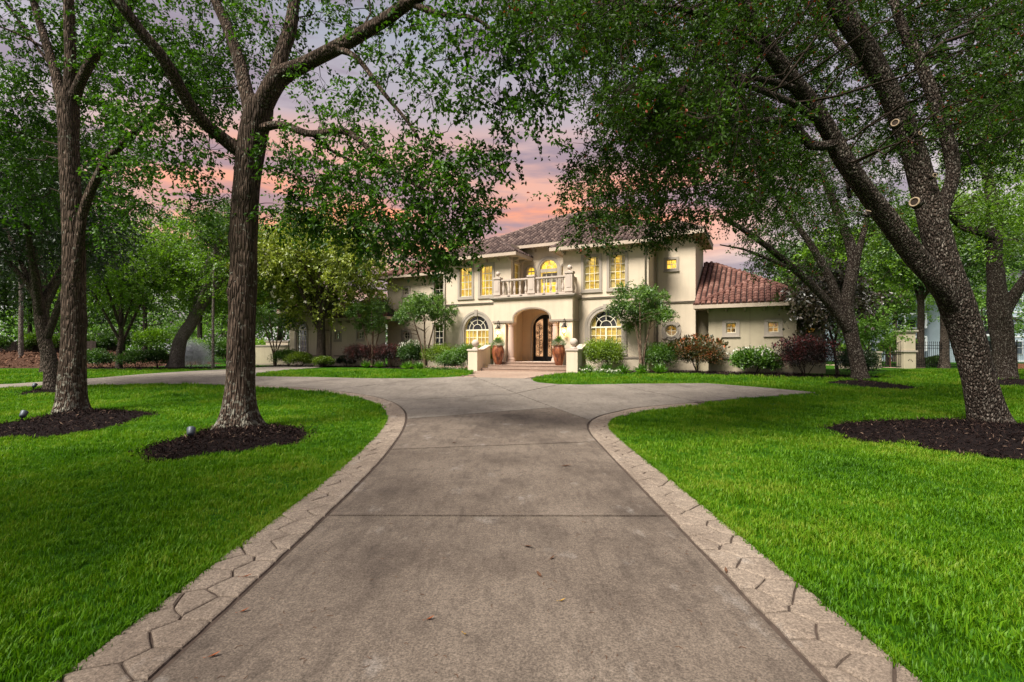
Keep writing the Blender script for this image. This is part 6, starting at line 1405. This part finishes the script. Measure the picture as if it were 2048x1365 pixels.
# ------------------------------------------------------------------ small things on the ground
def spot(label, u, v, rz):
    x, y = gp(u, v); t = thing('garden_spotlight', label, 'spotlight', (x, y, ground(x, y) + .06), rz, 'spotlights aimed at the trees')
    MB().lathe([(.012, -.1), (.02, .10)], n=8).build('stake', IRON, t)
    h = MB().lathe([(.05, 0), (.065, .03), (.075, .14), (.07, .15), (.06, .145)], n=16); h.v = [(a_, b_ * .8 + c_ * .6, c_ * .8 - b_ * .6 + .10) for a_, b_, c_ in h.v]; h.build('hood', m_plain('spot_metal', (.07, .085, .10), .5, .5, .3), t, smooth=True)
spot('small blue grey garden spotlight on the mulch under the spotted trunk', 381, 888, .4); spot('small dark garden spotlight on the mulch at the left picture edge', 44, 848, .2); spot('small dark garden spotlight by the trunk beside the side drive', 67, 783, .1)
ORANGE = m_plain('dead_leaf', (.24, .075, .028), .8, .2, var=.35, scale=60); YELL = m_plain('yellow_leaf', (.45, .26, .04), .8, .2, var=.3, scale=60); BROWN = m_plain('brown_leaf', (.10, .05, .028), .85, .2, var=.3, scale=50)
def dead_leaf(label, u, v, rz, L, mat):
    L *= .78; x, y = gp(u, v); w = L * .34; t = tag(MB().add([(-L / 2, 0, .004), (-L * .1, -w / 2, .012), (L * .25, -w * .35, .016), (L / 2, 0, .022), (L * .25, w * .35, .014), (-L * .1, w / 2, .006), (0, 0, .002), (-L * .78, .004, .006), (-L * .78, -.004, .006)],
        [(0, 1, 6), (1, 2, 6), (2, 3, 6), (3, 4, 6), (4, 5, 6), (5, 0, 6), (0, 7, 8)]).build('fallen_leaf', mat), label, 'leaf', 'fallen leaves on the concrete'); t.location = (x, y, ground(x, y) + .034); t.rotation_euler = (0, 0, rz)
for u, v, rz, L, m_, lab in ((428, 1325, .5, .085, ORANGE, 'orange dead leaf nearest the left border'), (488, 1234, .5, .080, ORANGE, 'orange dead leaf above the nearest one by the left border'), (860, 1250, .4, .075, ORANGE, 'orange brown leaf in the middle of the nearest slab'), (930, 1282, -.9, .055, YELL, 'small yellow leaf low in the middle of the nearest slab'), (1104, 1126, .8, .075, BROWN, 'brown leaf beside the pale scuff mark'), (1078, 1160, 2.0, .10, BROWN, 'dark curled leaf near the centre of the slab'), (1124, 1213, .1, .06, YELL, 'olive leaf right of centre on the nearest slab'), (1056, 1102, -.6, .12, BROWN, 'brown curled leaf below the second joint'), (908, 890, .3, .16, BROWN, 'dark leaf clump on the third slab'), (494, 1163, .2, .10, ORANGE, 'orange leaf lying on the left stone border'), (773, 853, .2, .24, BROWN, 'dark leaf litter on the left curved border'), (1132, 937, .1, .22, BROWN, 'dark twig like leaf on the second slab right of centre'), (1452, 1152, 1.3, .09, BROWN, 'small brown leaf by the right border joint')):
    dead_leaf(lab, u, v, rz, L, m_)
r_ = np.random.default_rng(91); n = 260; u = r_.uniform(-1.7, 1.5, n); y = 2.5 + 15 * r_.random(n) ** 1.2; dm = MB()
for i in range(n):
    L = r_.uniform(.008, .03); a = r_.uniform(0, 6.28); z = ground(u[i], y[i]) + .033; x0_, y0_ = u[i], y[i]; p1 = (x0_ + L * math.cos(a), y0_ + L * math.sin(a)); p2 = (p1[0] + L * .7 * math.cos(a + .8), p1[1] + L * .7 * math.sin(a + .8))
    dm.tube([(x0_, y0_, z), (*p1, z + .003), (*p2, z)], .0018, 3, False)
tag(dm.build('twig_litter', BROWN), 'tiny twigs and bits scattered over the concrete', 'litter', kind='stuff')
